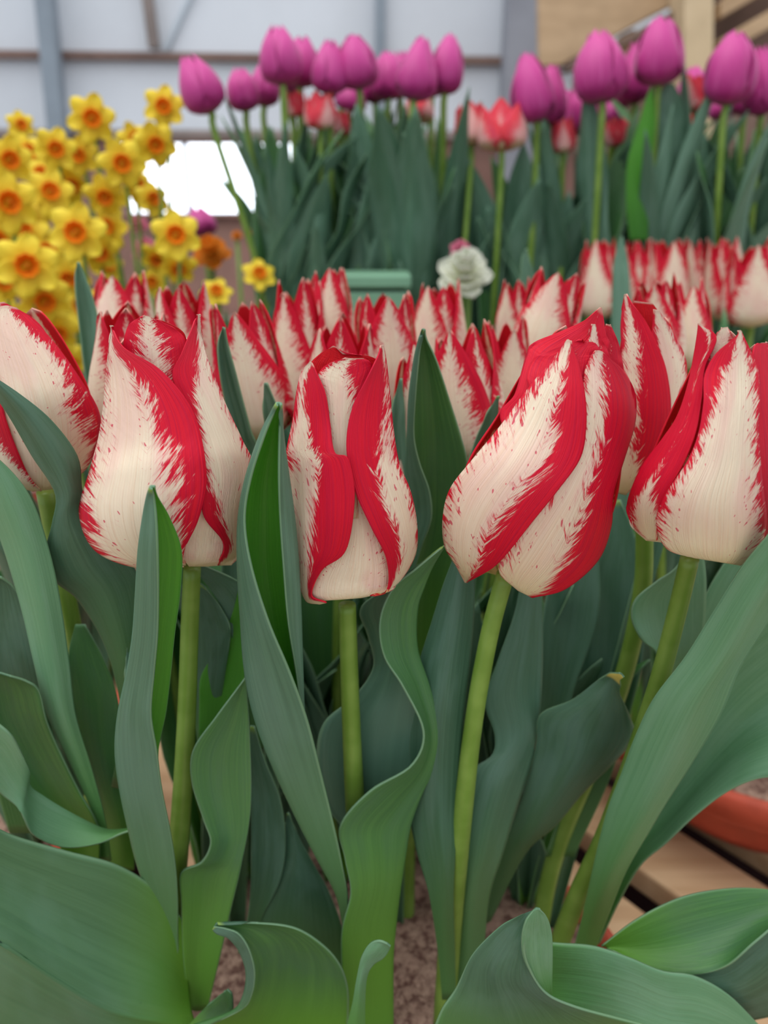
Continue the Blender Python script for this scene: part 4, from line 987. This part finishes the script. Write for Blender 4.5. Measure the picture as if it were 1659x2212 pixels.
def far_tulip(base_px, tip_px, width, Y, label, group, seed, kind='red', z0=-0.008, spin=0.0, leaves=3, leafL=0.26, mats=None, openness=0.1, root=None, lm=None, reds=None, stem_r=0.0033):
    rng = random.Random(seed)
    b, t = P(base_px[0], base_px[1], Y), P(tip_px[0], tip_px[1], Y + rng.uniform(-.008, .008))
    H = (t - b).length
    Rm = width / 2 * m_per_px((base_px[1] + tip_px[1]) / 2, Y)
    foot = root or Vector((b.x + rng.uniform(-.015, .015), Y + rng.uniform(-.015, .02), z0))
    if z0 > -.05 and z0 < .1: foot = in_bowl(foot)
    T = thing('tulip', foot, label, 'tulip', group)
    M = frame_to(b, t, spin)
    if kind == 'red':
        reds = reds or [(.24, .34), (.34, .20), (.26, .28)]
        spec = [(0.5, .86, 1.0, .45, .45), (0.5 + 2.09, .86, .97, .5, .5), (0.5 - 2.09, .86, .97, .5, .5),
                (-.4, 1.0, .97, *reds[0]), (-.4 + 2.09, 1.02, 1.0, *reds[1]), (-.4 - 2.09, 1.01, .95, *reds[2])]
        parts = bloom_local(H, Rm * 1.1, LILY, spec, 1.25, seed, openness, .02)
        mm = mats or PM
    else:
        spec = [(0.7, .9, .97, 0, 0), (0.7 + 2.09, .9, .97, 0, 0), (0.7 - 2.09, .9, .97, 0, 0),
                (-.35, 1.0, 1.0, 0, 0), (-.35 + 2.09, 1.02, .98, 0, 0), (-.35 - 2.09, 1.01, .99, 0, 0)]
        parts = bloom_local(H, Rm, EGG, spec, 1.12, seed, openness)
        mm = mats or (M_PUR,)
    for (W, nv, nu, uv, rf) in parts:
        grid_mesh('petal', [b + M @ w for w in W], nv, nu, uv, rf, mm, 0.0006, T)
    # stem down to the soil
    d = (b - t).normalized()
    h = b.z - foot.z
    p1 = b + d * h * 0.25 + Vector((0, 0, -h * .1))
    pts = resample([tuple(b), tuple(b + d * .004), tuple((b + d * .02) * .5 + (b + Vector((0, 0, -.03))) * .5), tuple((b + foot) / 2 + Vector((d.x * .012, 0, 0))), tuple(foot)], 18)
    tube('stem', [Vector(p) for p in pts], [stem_r] * 18, M_STEM, T, 8)
    lmm = lm or (M_LF, M_LI, M_RIM)
    for k in range(leaves):
        L = leafL * rng.uniform(.82, 1.15)
        loc = blade_local('leaf', L, rng.uniform(.013, .023), rng.uniform(.1, .75), rng.uniform(.3, .9), seed * 7 + k, None, twist=rng.uniform(-1.2, 1.2), wav=rng.uniform(0, .35))
        blade_obj(T, loc, lmm, rng.uniform(0, 6.28))
    return T

RG = 'red and cream tulips'
MIDS = [
    ((280, 930), (286, 648), 150, .385, 1, 'half hidden red tulip with crumpled red top directly behind the wide cream front bloom'),
    ((266, 790), (262, 573), 128, .50, 2, 'pink red tulip topmost behind the wide cream front bloom, in front of the daffodils'),
    ((410, 850), (392, 596), 125, .46, 3, 'rosy red tulip rising behind the upright tip of the wide cream front bloom'),
    ((565, 945), (505, 630), 150, .41, 4, 'cream tulip with slanting red band, leaning left between two large front blooms'),
    ((655, 900), (640, 592), 130, .47, 5, 'tall cream tulip with thin red margins behind the tip of the tall folded leaf'),
    ((712, 770), (712, 568), 95, .51, 6, 'narrow red tulip with a pointed red petal standing tallest behind the upright front bloom'),
    ((738, 990), (742, 664), 150, .395, 7, 'red and cream tulip directly behind the upright front bloom, slightly above it'),
    ((838, 890), (830, 608), 125, .46, 8, 'cream tulip with broad red edge behind the upright bloom, at its right shoulder'),
    ((945, 820), (950, 594), 112, .52, 9, 'small red and cream tulip right behind the point of the tall dark leaf'),
    ((1012, 1000), (992, 692), 155, .395, 10, 'open red tulip with three red points right of the tall dark leaf'),
    ((1100, 930), (1095, 680), 96, .44, 11, 'narrow cream tulip with red left margin left of the leaning bloom'),
    ((1152, 800), (1220, 574), 118, .49, 12, 'tulip leaning right with long red and cream stripes above the leaning front bloom'),
    ((1108, 770), (1114, 594), 70, .56, 13, 'slim red pointed tulip left of the striped one that leans right'),
    ((1420, 800), (1416, 592), 105, .50, 14, 'orange red tulip with rounded top behind the deep red one at the right'),
    ((1490, 800), (1492, 596), 82, .52, 15, 'small coral red tulip right of the rounded orange red one'),
]
for (b_, t_, w_, Y_, sd, lab) in MIDS:
    rr = random.Random(sd * 13)
    far_tulip(b_, t_, w_, Y_, lab, RG, sd, spin=rr.uniform(-.6, .6), leaves=4, leafL=.25, openness=rr.uniform(.0, .3),
              reds=[(rr.uniform(.12, .36), rr.uniform(.2, .45)) for _ in range(3)])
ROW = [
    ((1292, 690), (1294, 508), 80, .86, 'first from the left of the far right row of red and cream tulips'),
    ((1380, 680), (1378, 506), 66, .88, 'second from the left of the far right row, beside a dark leaf point'),
    ((1442, 690), (1440, 504), 84, .87, 'third from the left of the far right row, broad cream tulip with red top'),
    ((1497, 680), (1500, 506), 62, .90, 'narrow tulip fourth from the left in the far right row'),
    ((1562, 690), (1566, 506), 78, .88, 'red fronted tulip fifth from the left in the far right row'),
    ((1622, 705), (1625, 512), 104, .80, 'large cream tulip with a pale front petal ending the far right row'),
    ((1690, 700), (1690, 508), 90, .84, 'red and cream tulip cut by the right edge in the far right row'),
]
for i, (b_, t_, w_, Y_, lab) in enumerate(ROW):
    far_tulip(b_, t_, w_, Y_, lab, RG, 40 + i, spin=i * 1.3, leaves=3, leafL=.27, openness=.12)

# leafy shoots that fill the bowls between the rows
def shoots(px, py, Y, n, label, seed, L=.22, z0=-.008, lm=None, name='tulip_shoot', wide=(.012, .02)):
    rng = random.Random(seed)
    p = P(px, py, Y)
    foot = Vector((p.x, Y, z0))
    if z0 > -.05 and z0 < .1: foot = in_bowl(foot)
    T = thing(name, foot, label, 'plant', 'leafy shoots without a flower')
    for k in range(n):
        loc = blade_local('leaf', L * rng.uniform(.72, 1.2), rng.uniform(*wide), rng.uniform(.05, .85), rng.uniform(.3, .8), seed * 9 + k, None, twist=rng.uniform(-1, 1), wav=rng.uniform(0, .35))
        blade_obj(T, loc, lm or (M_LF, M_LI, M_RIM), rng.uniform(0, 6.28))
    return T
for i, (px, Y, L, lab) in enumerate([
    (40, .40, .24, 'leafy tulip shoot at the left edge behind the large cut tulip'),
    (190, .45, .28, 'leafy tulip shoot with one tall blade left of the wide cream front bloom'),
    (470, .42, .22, 'leafy tulip shoot behind the stem of the wide cream front bloom'),
    (600, .40, .20, 'leafy tulip shoot in the gap below the tall folded leaf'),
    (700, .41, .20, 'leafy tulip shoot left of the second bare stem'),
    (960, .42, .22, 'leafy tulip shoot behind the plain blade left of the slanted stem'),
    (1110, .42, .20, 'leafy tulip shoot behind the notched dark blade'),
    (1230, .44, .23, 'leafy tulip shoot below the right side of the leaning bloom'),
    (1330, .42, .24, 'leafy tulip shoot under the deep red half hidden tulip'),
    (1490, .46, .25, 'leafy tulip shoot behind the rightmost front bloom'),
    (1600, .46, .25, 'leafy tulip shoot at the right edge below the rightmost front bloom'),
    (1200, .62, .28, 'leafy tulip shoot above the leaning bloom, under the purple tulips'),
    (1530, .66, .28, 'leafy tulip shoot between the rounded tulip and the far right row'),
    (860, .60, .26, 'leafy tulip shoot behind the small tulips of the middle'),
]):
    shoots(px, 1300, Y, 5, lab, 300 + i, L)
# three sharp leaf points that show above the blooms
def tall_leaf(rows, Y, foot, label, footx=None):
    y0 = Y[0] if isinstance(Y, tuple) else Y
    r0 = rows[0]
    py = r0[0][1]
    while P(0, py, y0).z > -.008: py += 5
    cx = (r0[0][0] + r0[-1][0]) / 2
    w0 = (r0[-1][0] - r0[0][0]) / 2
    T = thing('tulip_shoot', P(footx or cx, py, y0), label, 'plant', 'leafy shoots without a flower')
    n = len(r0)
    footx = footx or cx
    low = [[(cx + (footx - cx) * f + (k / (n - 1) * 2 - 1) * w0 * sc, r0[0][1] + (py - r0[0][1]) * f, r0[k][2]) for k in range(n)] for f, sc in ((1, .5), (.66, .8), (.33, 1.0))]
    rows = low + rows
    leaf(T, rows, Y, (M_LF, M_LI, M_RIM))
tall_leaf(Hrows((1200, 480, 0, 510, .3, 545, 0), (1000, 515, 0, 535, .3, 560, 0), (930, 500, 0, 522, .3, 540, 0), (830, 480, 0, 495, .3, 514, 0), (750, 472, 0, 482, .2, 492, 0), (708, 480, 0, 481, 0, 483, 0)), (.36, .35), P(510, 1200, .36), 'single dark blade pointing up between the first bloom and the left leaning tulip')
tall_leaf(Hrows((1150, 200, 0, 215, .2, 235, 0), (870, 190, 0, 204, .3, 218, 0), (760, 178, 0, 196, .4, 215, -.1), (670, 168, 0, 188, .4, 206, -.1), (600, 163, 0, 173, .2, 183, 0), (568, 166, 0, 167, 0, 169, 0)), (.46, .45), P(215, 1150, .46), 'single blue green blade standing between the daffodils and the wide cream front bloom')
tall_leaf(Hrows((1000, 570, 0, 590, .2, 605, 0), (930, 572, 0, 590, .2, 606, 0), (880, 569, 0, 583, .1, 598, 0), (828, 570, 0, 572, 0, 575, 0)), (.35, .345), P(590, 1000, .35), 'short leaf point just left of the tip of the tall folded leaf')
tall_leaf(Hrows((900, 1125, 0, 1145, .2, 1165, 0), (700, 1128, 0, 1146, .2, 1166, 0), (620, 1125, 0, 1142, .2, 1158, 0), (560, 1128, 0, 1136, .1, 1144, 0), (538, 1134, 0, 1135, 0, 1137, 0)), (.60, .60), P(1145, 900, .60), 'slim leaf point between the slim red tulip and the striped leaning one')
tall_leaf(Hrows((900, 1320, 0, 1345, .2, 1370, 0), (640, 1322, 0, 1342, .2, 1362, 0), (560, 1328, 0, 1342, .2, 1356, 0), (512, 1341, 0, 1342, 0, 1344, 0)), (.72, .74), P(1345, 900, .72), 'dark leaf point between the first two tulips of the far right row')
tall_leaf(Hrows((1000, 1440, 0, 1455, .2, 1480, 0), (880, 1445, 0, 1460, .2, 1482, 0), (820, 1455, 0, 1468, .1, 1482, 0), (784, 1474, 0, 1475, 0, 1477, 0)), (.36, .36), P(1460, 1000, .36), 'short green leaf point left of the rightmost front bloom', 1190)
tall_leaf(Hrows((1100, 840, 0, 860, .2, 880, 0), (950, 842, 0, 858, .2, 876, 0), (880, 848, 0, 860, .1, 873, 0), (818, 863, 0, 864, 0, 866, 0)), (.36, .36), P(860, 1100, .36), 'short leaf point right of the upright front bloom')

# ------------------------------------------------------------------ purple tulips on the raised tier
PG = 'purple tulips on the raised tier'
PUR = [  # cx, cy, w, h, lean px, Y, label
    (432, 183, 82, 122, -34, .98, 'dark purple tulip leaning far left, alone beside the middle clump'),
    (524, 195, 60, 92, -10, 1.02, 'purple tulip second from the left, small and apart from the middle clump'),
    (572, 182, 56, 96, 2, 1.08, 'purple tulip partly hidden behind the tallest one of the middle clump'),
    (605, 120, 80, 128, -8, .98, 'tallest purple tulip at the left of the middle clump'),
    (652, 135, 66, 108, 4, 1.04, 'purple tulip just right of the tallest one in the middle clump'),
    (712, 145, 72, 118, 0, .99, 'pointed purple tulip in the centre of the middle clump'),
    (770, 135, 80, 118, -8, 1.0, 'broad purple tulip right of the centre of the middle clump'),
    (758, 212, 60, 56, 4, 1.07, 'purple bloom low between the stems of the middle clump'),
    (838, 165, 66, 104, 0, 1.06, 'purple tulip behind the gap before the two rightmost of the middle clump'),
    (902, 150, 80, 136, 12, .98, 'purple tulip second from the right in the middle clump, leaning right'),
    (966, 140, 62, 128, 8, 1.0, 'rightmost purple tulip of the middle clump'),
    (1148, 190, 86, 150, -14, .97, 'leftmost purple tulip of the right clump, broad and overlapping'),
    (1188, 205, 66, 128, 6, 1.0, 'purple tulip touching the leftmost one of the right clump'),
    (1262, 238, 84, 108, -6, 1.04, 'low purple tulip beneath the two tall ones of the right clump'),
    (1296, 145, 102, 156, -6, .95, 'large purple tulip with a rounded top left of the pale post'),
    (1372, 158, 66, 132, 2, 1.02, 'dark purple tulip between the two largest of the right clump'),
    (1424, 112, 90, 148, 4, .95, 'highest purple tulip of the right clump, in front of the loft boards'),
    (1325, 240, 44, 60, 2, 1.1, 'small purple bloom beneath the large rounded one'),
    (1496, 195, 62, 100, 4, 1.06, 'crimson purple tulip just left of the pale post foot'),
    (1578, 148, 94, 160, 14, .93, 'pale striped purple tulip leaning right, second from the right edge'),
    (1645, 175, 66, 150, 2, .96, 'purple tulip cut by the right edge of the picture'),
    (1560, 232, 50, 56, 0, 1.1, 'small purple bloom beneath the pale striped one'),
    (632, 150, 56, 100, 6, 1.12, 'purple bloom squeezed behind the two tallest of the middle clump'),
    (738, 165, 56, 104, -2, 1.12, 'purple bloom behind the gap between the two central ones of the middle clump'),
    (808, 175, 58, 96, -4, 1.1, 'low purple bloom right of the broad one in the middle clump'),
    (866, 160, 60, 96, 2, 1.1, 'purple bloom behind the one second from the right in the middle clump'),
    (934, 165, 50, 90, 2, 1.14, 'purple bloom in the gap between the two rightmost of the middle clump'),
    (1220, 240, 62, 90, 6, 1.1, 'shaded purple bloom left of the low one in the right clump'),
    (1345, 185, 56, 96, -4, 1.1, 'purple bloom behind the large rounded one, at its right'),
    (1610, 190, 66, 120, 4, 1.06, 'purple bloom between the pale striped one and the right edge'),
]
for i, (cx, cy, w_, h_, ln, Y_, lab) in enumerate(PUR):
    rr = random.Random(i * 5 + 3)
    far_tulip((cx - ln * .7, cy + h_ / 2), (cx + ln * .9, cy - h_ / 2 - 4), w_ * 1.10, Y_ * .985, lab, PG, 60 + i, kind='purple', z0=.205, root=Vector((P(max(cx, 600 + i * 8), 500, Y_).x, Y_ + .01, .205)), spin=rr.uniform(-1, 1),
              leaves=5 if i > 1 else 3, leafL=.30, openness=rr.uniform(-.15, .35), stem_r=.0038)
COR = [
    (634, 222, 40, 62, 1.16, 'coral bloom below the tallest purple tulip of the middle clump'),
    (692, 236, 56, 88, 1.14, 'coral red bloom below the centre of the middle purple clump'),
    (735, 265, 34, 60, 1.2, 'faint coral bloom among the leaves of the middle clump'),
    (905, 235, 50, 60, 1.2, 'pale coral bloom below the right end of the middle purple clump'),
    (1018, 265, 58, 98, 1.14, 'coral and white tulip left of the pair between the two purple clumps'),
    (1084, 272, 84, 110, 1.12, 'coral and white tulip right of the pair between the two purple clumps'),
    (1216, 290, 42, 84, 1.15, 'coral tulip among leaves under the right purple clump'),
    (1330, 285, 40, 66, 1.17, 'small coral bloom right of the stem of the large rounded purple tulip'),
    (1370, 288, 40, 66, 1.2, 'small pale coral bloom left of the bright green leaf'),
    (1503, 200, 54, 90, 1.14, 'coral red tulip beside the foot of the pale post'),
    (1490, 262, 50, 70, 1.2, 'pink coral bloom below the one beside the pale post'),
]
for i, (cx, cy, w_, h_, Y_, lab) in enumerate(COR):
    far_tulip((cx, cy + h_ / 2), (cx, cy - h_ / 2), w_ * 1.1, Y_ - .17, lab, 'coral tulips behind the purple ones', 90 + i, mats=(M_CORAL, M_CORAL), z0=.205, spin=i * 1.1, leaves=2, leafL=.19, openness=.3)
def far_shoots(px, Y, n, L, label, seed, lm=None, z0=.205):
    return shoots(px, 500, Y, n, label, seed, L, z0, lm, wide=(.020, .036))
for i, (px, Y, L, lab) in enumerate([
    (600, 1.0, .27, 'leafy clump of broad blades under the left end of the middle purple tulips'),
    (700, .99, .25, 'leafy clump of broad blades under the centre of the middle purple tulips'),
    (800, 1.0, .30, 'leafy clump with a tall bent blade under the broad purple tulip'),
    (880, .98, .27, 'leafy clump under the right end of the middle purple tulips'),
    (950, 1.02, .20, 'low leafy clump at the right end of the middle purple tulips'),
    (1060, 1.0, .22, 'leafy clump under the coral and white pair'),
    (1130, .99, .23, 'leafy clump under the leftmost purple tulip of the right clump'),
    (1210, 1.0, .24, 'leafy clump under the low purple tulip'),
    (1300, .98, .25, 'leafy clump under the large rounded purple tulip'),
    (1480, .97, .33, 'tall leafy clump right of the bright green leaf'),
    (1560, .99, .31, 'tall leafy clump under the pale striped purple tulip'),
    (1640, .98, .30, 'tall leafy clump at the right edge under the purple tulips'),
]):
    far_shoots(px, Y, 7, L, lab, 400 + i)
T = thing('tulip_shoot', P(1400, 500, .93), 'bright green upright leaf under the highest purple tulip', 'plant', 'leafy shoots without a flower')
leaf(T, Hrows((520, 1360, 0, 1380, -.3, 1400, 0), (440, 1352, 0, 1378, -.4, 1402, 0), (350, 1355, 0, 1385, -.4, 1408, 0), (270, 1378, 0, 1398, -.3, 1416, 0), (215, 1395, 0, 1404, -.1, 1413, 0), (186, 1406, 0, 1407, 0, 1409, 0)), .93, (M_LB, M_LF, M_RIM))
leaf(T, Hrows((520, 1370, 0, 1410, -.3, 1450, 0), (400, 1380, 0, 1430, -.4, 1475, 0), (290, 1400, 0, 1440, -.4, 1482, 0), (220, 1415, 0, 1445, -.2, 1474, 0), (180, 1440, 0, 1447, 0, 1455, 0)), .95, (M_LF, M_LI, M_RIM))

# ------------------------------------------------------------------ daffodils
def daffodil(cx, cy, d, Y, tiltx, tilty, label, seed, hidden_stem=False, group='yellow daffodils with orange cups'):
    rng = random.Random(seed)
    c = P(cx, cy, Y)
    R = d / 2 * m_per_px(cy, Y)
    foot = in_bowl(Vector((c.x + rng.uniform(-.03, .03), Y + rng.uniform(.02, .06), -.09)))
    T = thing('daffodil', foot, label, 'daffodil', group)
    # faces the camera roughly, turned by tilt
    f = (Vector((0, 0, CAMZ)) - c).normalized()
    f = (f + Vector((tiltx, 0, tilty))).normalized()
    x = Vector((0, 0, 1)).cross(f).normalized(); y = f.cross(x)
    spin = rng.uniform(0, 1.0)
    nv, nu = 12, 9
    for k in range(6):
        a = spin + k * math.pi / 3
        layer = (k % 2) * .06
        W, uv = [], []
        back = rng.uniform(-1.8, 1.6)
        for i in range(nv):
            v = i / (nv - 1)
            w = .40 * math.sin(min(1, v * 1.5 + .12) * math.pi / 2) * max(0, 1 - v ** 3) ** .55
            for j in range(nu):
                u = j / (nu - 1) * 2 - 1
                rx, ry = v * 1.0, u * w
                dz = -layer - .10 * v * v * (1 + back) + .10 * abs(u) * (1 if k % 2 else -1) * v + .06 * math.sin(v * 6 + k) * u
                px_ = math.cos(a) * rx - math.sin(a) * ry
                py_ = math.sin(a) * rx + math.cos(a) * ry
                W.append(c + (x * px_ + y * py_ + f * dz) * R)
                uv.append((u, v))
        grid_mesh('petal', W, nv, nu, uv, None, (M_DAFF,), 0.0006, T)
    # cup: flared, frilled ring
    W, uv = [], []
    nv2, nu2 = 9, 37
    for i in range(nv2):
        v = i / (nv2 - 1)
        for j in range(nu2):
            th = 2 * math.pi * j / (nu2 - 1)
            r = (.12 + .24 * v ** .5) * (1 + .07 * v * math.sin(th * 9))
            W.append(c + (x * math.cos(th) * r + y * math.sin(th) * r + f * (.24 * v)) * R)
            uv.append((math.sin(th), v))
    grid_mesh('cup', W, nv2, nu2, uv, None, (M_CUP,), 0.0008, T)
    cen = [c + f * R * .02, c + f * R * .26]
    tube('pistil', cen, [R * .07, R * .05], M_CUP, T, 8)
    b = c - f * R * .35
    pts = resample([tuple(c - f * R * .05), tuple(b), tuple(b + Vector((0, .008, -.025))), tuple((b + foot) / 2), tuple(foot)], 16)
    tube('stem', [Vector(p) for p in pts], [.0022] * 16, M_STEM, T, 8)
    return T
DAF = [
    (45, 270, 56, 1.06, .3, .2, 'small daffodil at the upper left edge, highest on that side'),
    (198, 256, 96, .98, .1, .1, 'large daffodil at the top of the clump in front of the grey post'),
    (354, 231, 84, 1.0, -.1, .2, 'topmost daffodil at the right of the clump, level with the leaning purple tulip'),
    (120, 322, 84, .95, .1, .0, 'daffodil below and left of the large top one'),
    (336, 312, 86, .97, .1, -.1, 'daffodil just above the bright window at its left end'),
    (20, 345, 96, .90, .3, 0, 'daffodil at the left edge in the upper part of the clump'),
    (172, 336, 76, .99, -.3, .1, 'daffodil directly below the large top one, turned sideways'),
    (264, 353, 96, .93, .0, 0, 'daffodil with a dark centre left of the bright window'),
    (18, 438, 120, .84, .3, .1, 'big daffodil at the left edge halfway down the clump'),
    (108, 415, 96, .92, .2, .3, 'daffodil in the middle of the clump facing up'),
    (228, 424, 86, .94, -.2, -.3, 'daffodil turned down below the one with the dark centre'),
    (165, 503, 116, .82, -.2, .1, 'large daffodil right of the centre, tilted, above the lowest row'),
    (58, 574, 126, .76, .0, .0, 'lowest large daffodil facing the camera at the left, with a round orange cup'),
    (380, 508, 100, .86, .0, .1, 'daffodil standing apart below the bright window'),
    (385, 578, 76, .92, .0, -.6, 'daffodil hanging below the one that stands apart'),
    (8, 610, 80, .84, .3, -.2, 'daffodil cut by the left edge beside the lowest large one'),
    (330, 430, 70, 1.02, .4, .2, 'pale daffodil from behind, at the lower left of the window'),
    (235, 490, 84, .95, -.5, .1, 'side view daffodil right of the large tilted one'),
    (95, 650, 110, .78, .2, -.3, 'daffodil half hidden beneath the lowest large one'),
    (120, 720, 104, .80, .4, -.5, 'daffodil low behind the large cut tulip'),
    (150, 785, 80, .84, .5, -.2, 'lowest daffodil right of the large cut tulip'),
    (55, 500, 90, .90, -.3, .3, 'daffodil above the lowest large one, mostly petals'),
    (290, 300, 66, 1.06, .4, .3, 'small daffodil behind the one above the window'),
    (90, 375, 70, 1.0, -.3, .4, 'daffodil seen between the upper ones of the left side'),
    (232, 575, 70, .98, .4, .4, 'daffodil partly hidden right of the lowest large one'),
    (560, 592, 70, .95, .2, .5, 'lone yellow daffodil between the orange bloom and the purple clump leaves'),
    (467, 630, 66, .90, .1, .6, 'yellow daffodil just above the left leaning tulip'),
    (330, 610, 60, 1.0, -.3, .2, 'small yellow daffodil behind the pink red tulip'),
    (-10, 520, 110, .86, .2, 0, 'daffodil mostly outside the left edge'),
    (150, 600, 80, .88, -.3, -.3, 'daffodil facing down right of the lowest large one'),
    (60, 330, 80, 1.02, .4, .3, 'daffodil turned half away between the two uppermost at the left edge'),
    (150, 400, 84, 1.02, .5, -.4, 'daffodil showing its side, behind the one facing up'),
    (60, 470, 96, .94, -.5, .2, 'daffodil behind the big one at the left edge, facing right'),
    (215, 545, 84, .92, .3, -.5, 'daffodil low at the right of the large tilted one, facing down'),
    (20, 690, 100, .86, .2, .5, 'daffodil low at the left edge behind the large cut tulip'),
    (180, 660, 90, .90, -.5, .2, 'daffodil beside the blue green blade, at its left'),
    (295, 400, 70, 1.04, .6, .1, 'side view daffodil against the left part of the bright window'),
    (340, 560, 70, 1.0, -.4, -.4, 'daffodil left of the hanging one, turned away'),
    (100, 545, 90, .90, .5, .4, 'daffodil right behind the lowest large one'),
]
for i, (cx, cy, d, Y_, tx, ty, lab) in enumerate(DAF):
    daffodil(cx, cy, d * 1.12, Y_, tx, ty, lab, 500 + i)
for i, (px, Y, lab) in enumerate([(30, .92, 'narrow dark green foliage at the left edge among the daffodils'), (130, .95, 'narrow foliage below the middle of the daffodils'), (230, .98, 'narrow foliage right of the middle of the daffodils'),
                                  (330, 1.0, 'narrow foliage at the right side of the daffodils'), (410, 1.02, 'narrow foliage under the daffodil that stands apart'), (-60, .9, 'narrow foliage mostly outside the left edge')]):
    shoots(px, 500, Y, 12, lab, 600 + i, .30, -.008, None, 'daffodil_plant', (.005, .009))

# ------------------------------------------------------------------ scattered blooms between the clumps
def rosette(name, cx, cy, d, Y, mat, label, cat, seed, layers=4, z0=-.09):
    rng = random.Random(seed)
    c = P(cx, cy, Y); R = d / 2 * m_per_px(cy, Y)
    foot = Vector((c.x, Y + .02, z0))
    T = thing(name, foot, label, cat)
    f = Vector((0, -.7, .7)); x = Vector((1, 0, 0)); y = f.cross(x)
    for l in range(layers):
        nP = 5 + (l % 2)
        for k in range(nP):
            a = k * 2 * math.pi / nP + l * .5
            W, uv = [], []
            up = .15 + .28 * l
            for i in range(8):
                v = i / 7
                w = .42 * math.sin(min(1, v * 1.4 + .1) * math.pi / 2) * max(0, 1 - v ** 4) ** .5
                for j in range(7):
                    u = j / 6 * 2 - 1
                    rx = v * (1 - .2 * l); ry = u * w * (1 - .12 * l)
                    W.append(c + (x * (math.cos(a) * rx - math.sin(a) * ry) + y * (math.sin(a) * rx + math.cos(a) * ry) + f * (up * v ** .7 + .15 * u * u * v)) * R)
                    uv.append((u, v))
            grid_mesh('petal', W, 8, 7, uv, None, (mat,), .0006, T)
    tube('stem', [c, c + (foot - c) * .5, foot], [.003] * 3, M_STEM, T, 8)
    for k in range(3):
        blade_obj(T, blade_local('leaf', .26, .012, .4, .5, seed + k, None, twist=.5), (M_LF, M_LI, M_RIM), rng.uniform(0, 6.28))
rosette('double_daffodil', 458, 556, 92, 1.05, M_ORANGE, 'orange double bloom below the bright window, right of the lone daffodil', 'flower', 1)
rosette('white_blossom', 1000, 606, 128, .88, M_WHITE, 'white double bloom between the middle leaves and the slim leaf point', 'flower', 2, 5)
rosette('white_blossom', 1015, 572, 70, .90, M_WHITE, 'small white bloom on top of the larger white double bloom', 'flower', 12, 4)
rosette('red_blossom', 994, 545, 52, .9, M_ROSE, 'small crimson bloom above the white double bloom', 'flower', 3)
rosette('pink_blossom', 318, 548, 66, 1.2, M_ROSE, 'pink rose coloured bloom behind the daffodils', 'flower', 4)
rosette('pink_blossom', 300, 492, 50, 1.25, M_ROSE, 'small magenta bloom at the left below the window', 'flower', 5)
rosette('orange_blossom', 548, 508, 30, 1.2, M_ORANGE, 'tiny orange bloom at the edge of the middle leaves', 'flower', 6)
rosette('orange_blossom', 512, 512, 26, 1.22, M_ORANGE, 'tiny pale orange bloom left of the other tiny orange one', 'flower', 7)
far_tulip((440, 512), (424, 446), 64, 1.15, 'magenta tulip under the lower edge of the bright window', 'single purple tulips away from the clumps', 150, kind='purple', z0=-.09, leaves=4, leafL=.3)
far_tulip((1002, 475), (996, 418), 36, 1.15, 'small magenta tulip in the gap between the two purple clumps', 'single purple tulips away from the clumps', 151, kind='purple', z0=.205, leaves=2, leafL=.12)
for i, (px, Y, L, lab) in enumerate([(480, 1.02, .34, 'dark leafy clump below the right end of the window'), (545, 1.0, .36, 'dark leafy clump at the left foot of the middle purple tulips'), (990, .92, .30, 'dark leafy clump beneath the white double bloom'),
                                     (660, .93, .33, 'dark leafy clump low left of the planter box'), (760, .95, .33, 'dark leafy clump left behind the planter box'), (900, .93, .34, 'dark leafy clump right of the planter box'),
                                     (1080, .90, .34, 'dark leafy clump right of the white double bloom'), (1180, .92, .34, 'dark leafy clump low under the right purple clump'), (1280, .93, .34, 'dark leafy clump above the far right row, at its left'),
                                     (1420, .95, .36, 'dark leafy clump above the middle of the far right row'), (1560, .96, .36, 'dark leafy clump above the right end of the far right row')]):
    far_shoots(px, Y, 9, L, lab, 700 + i, None, -.09)
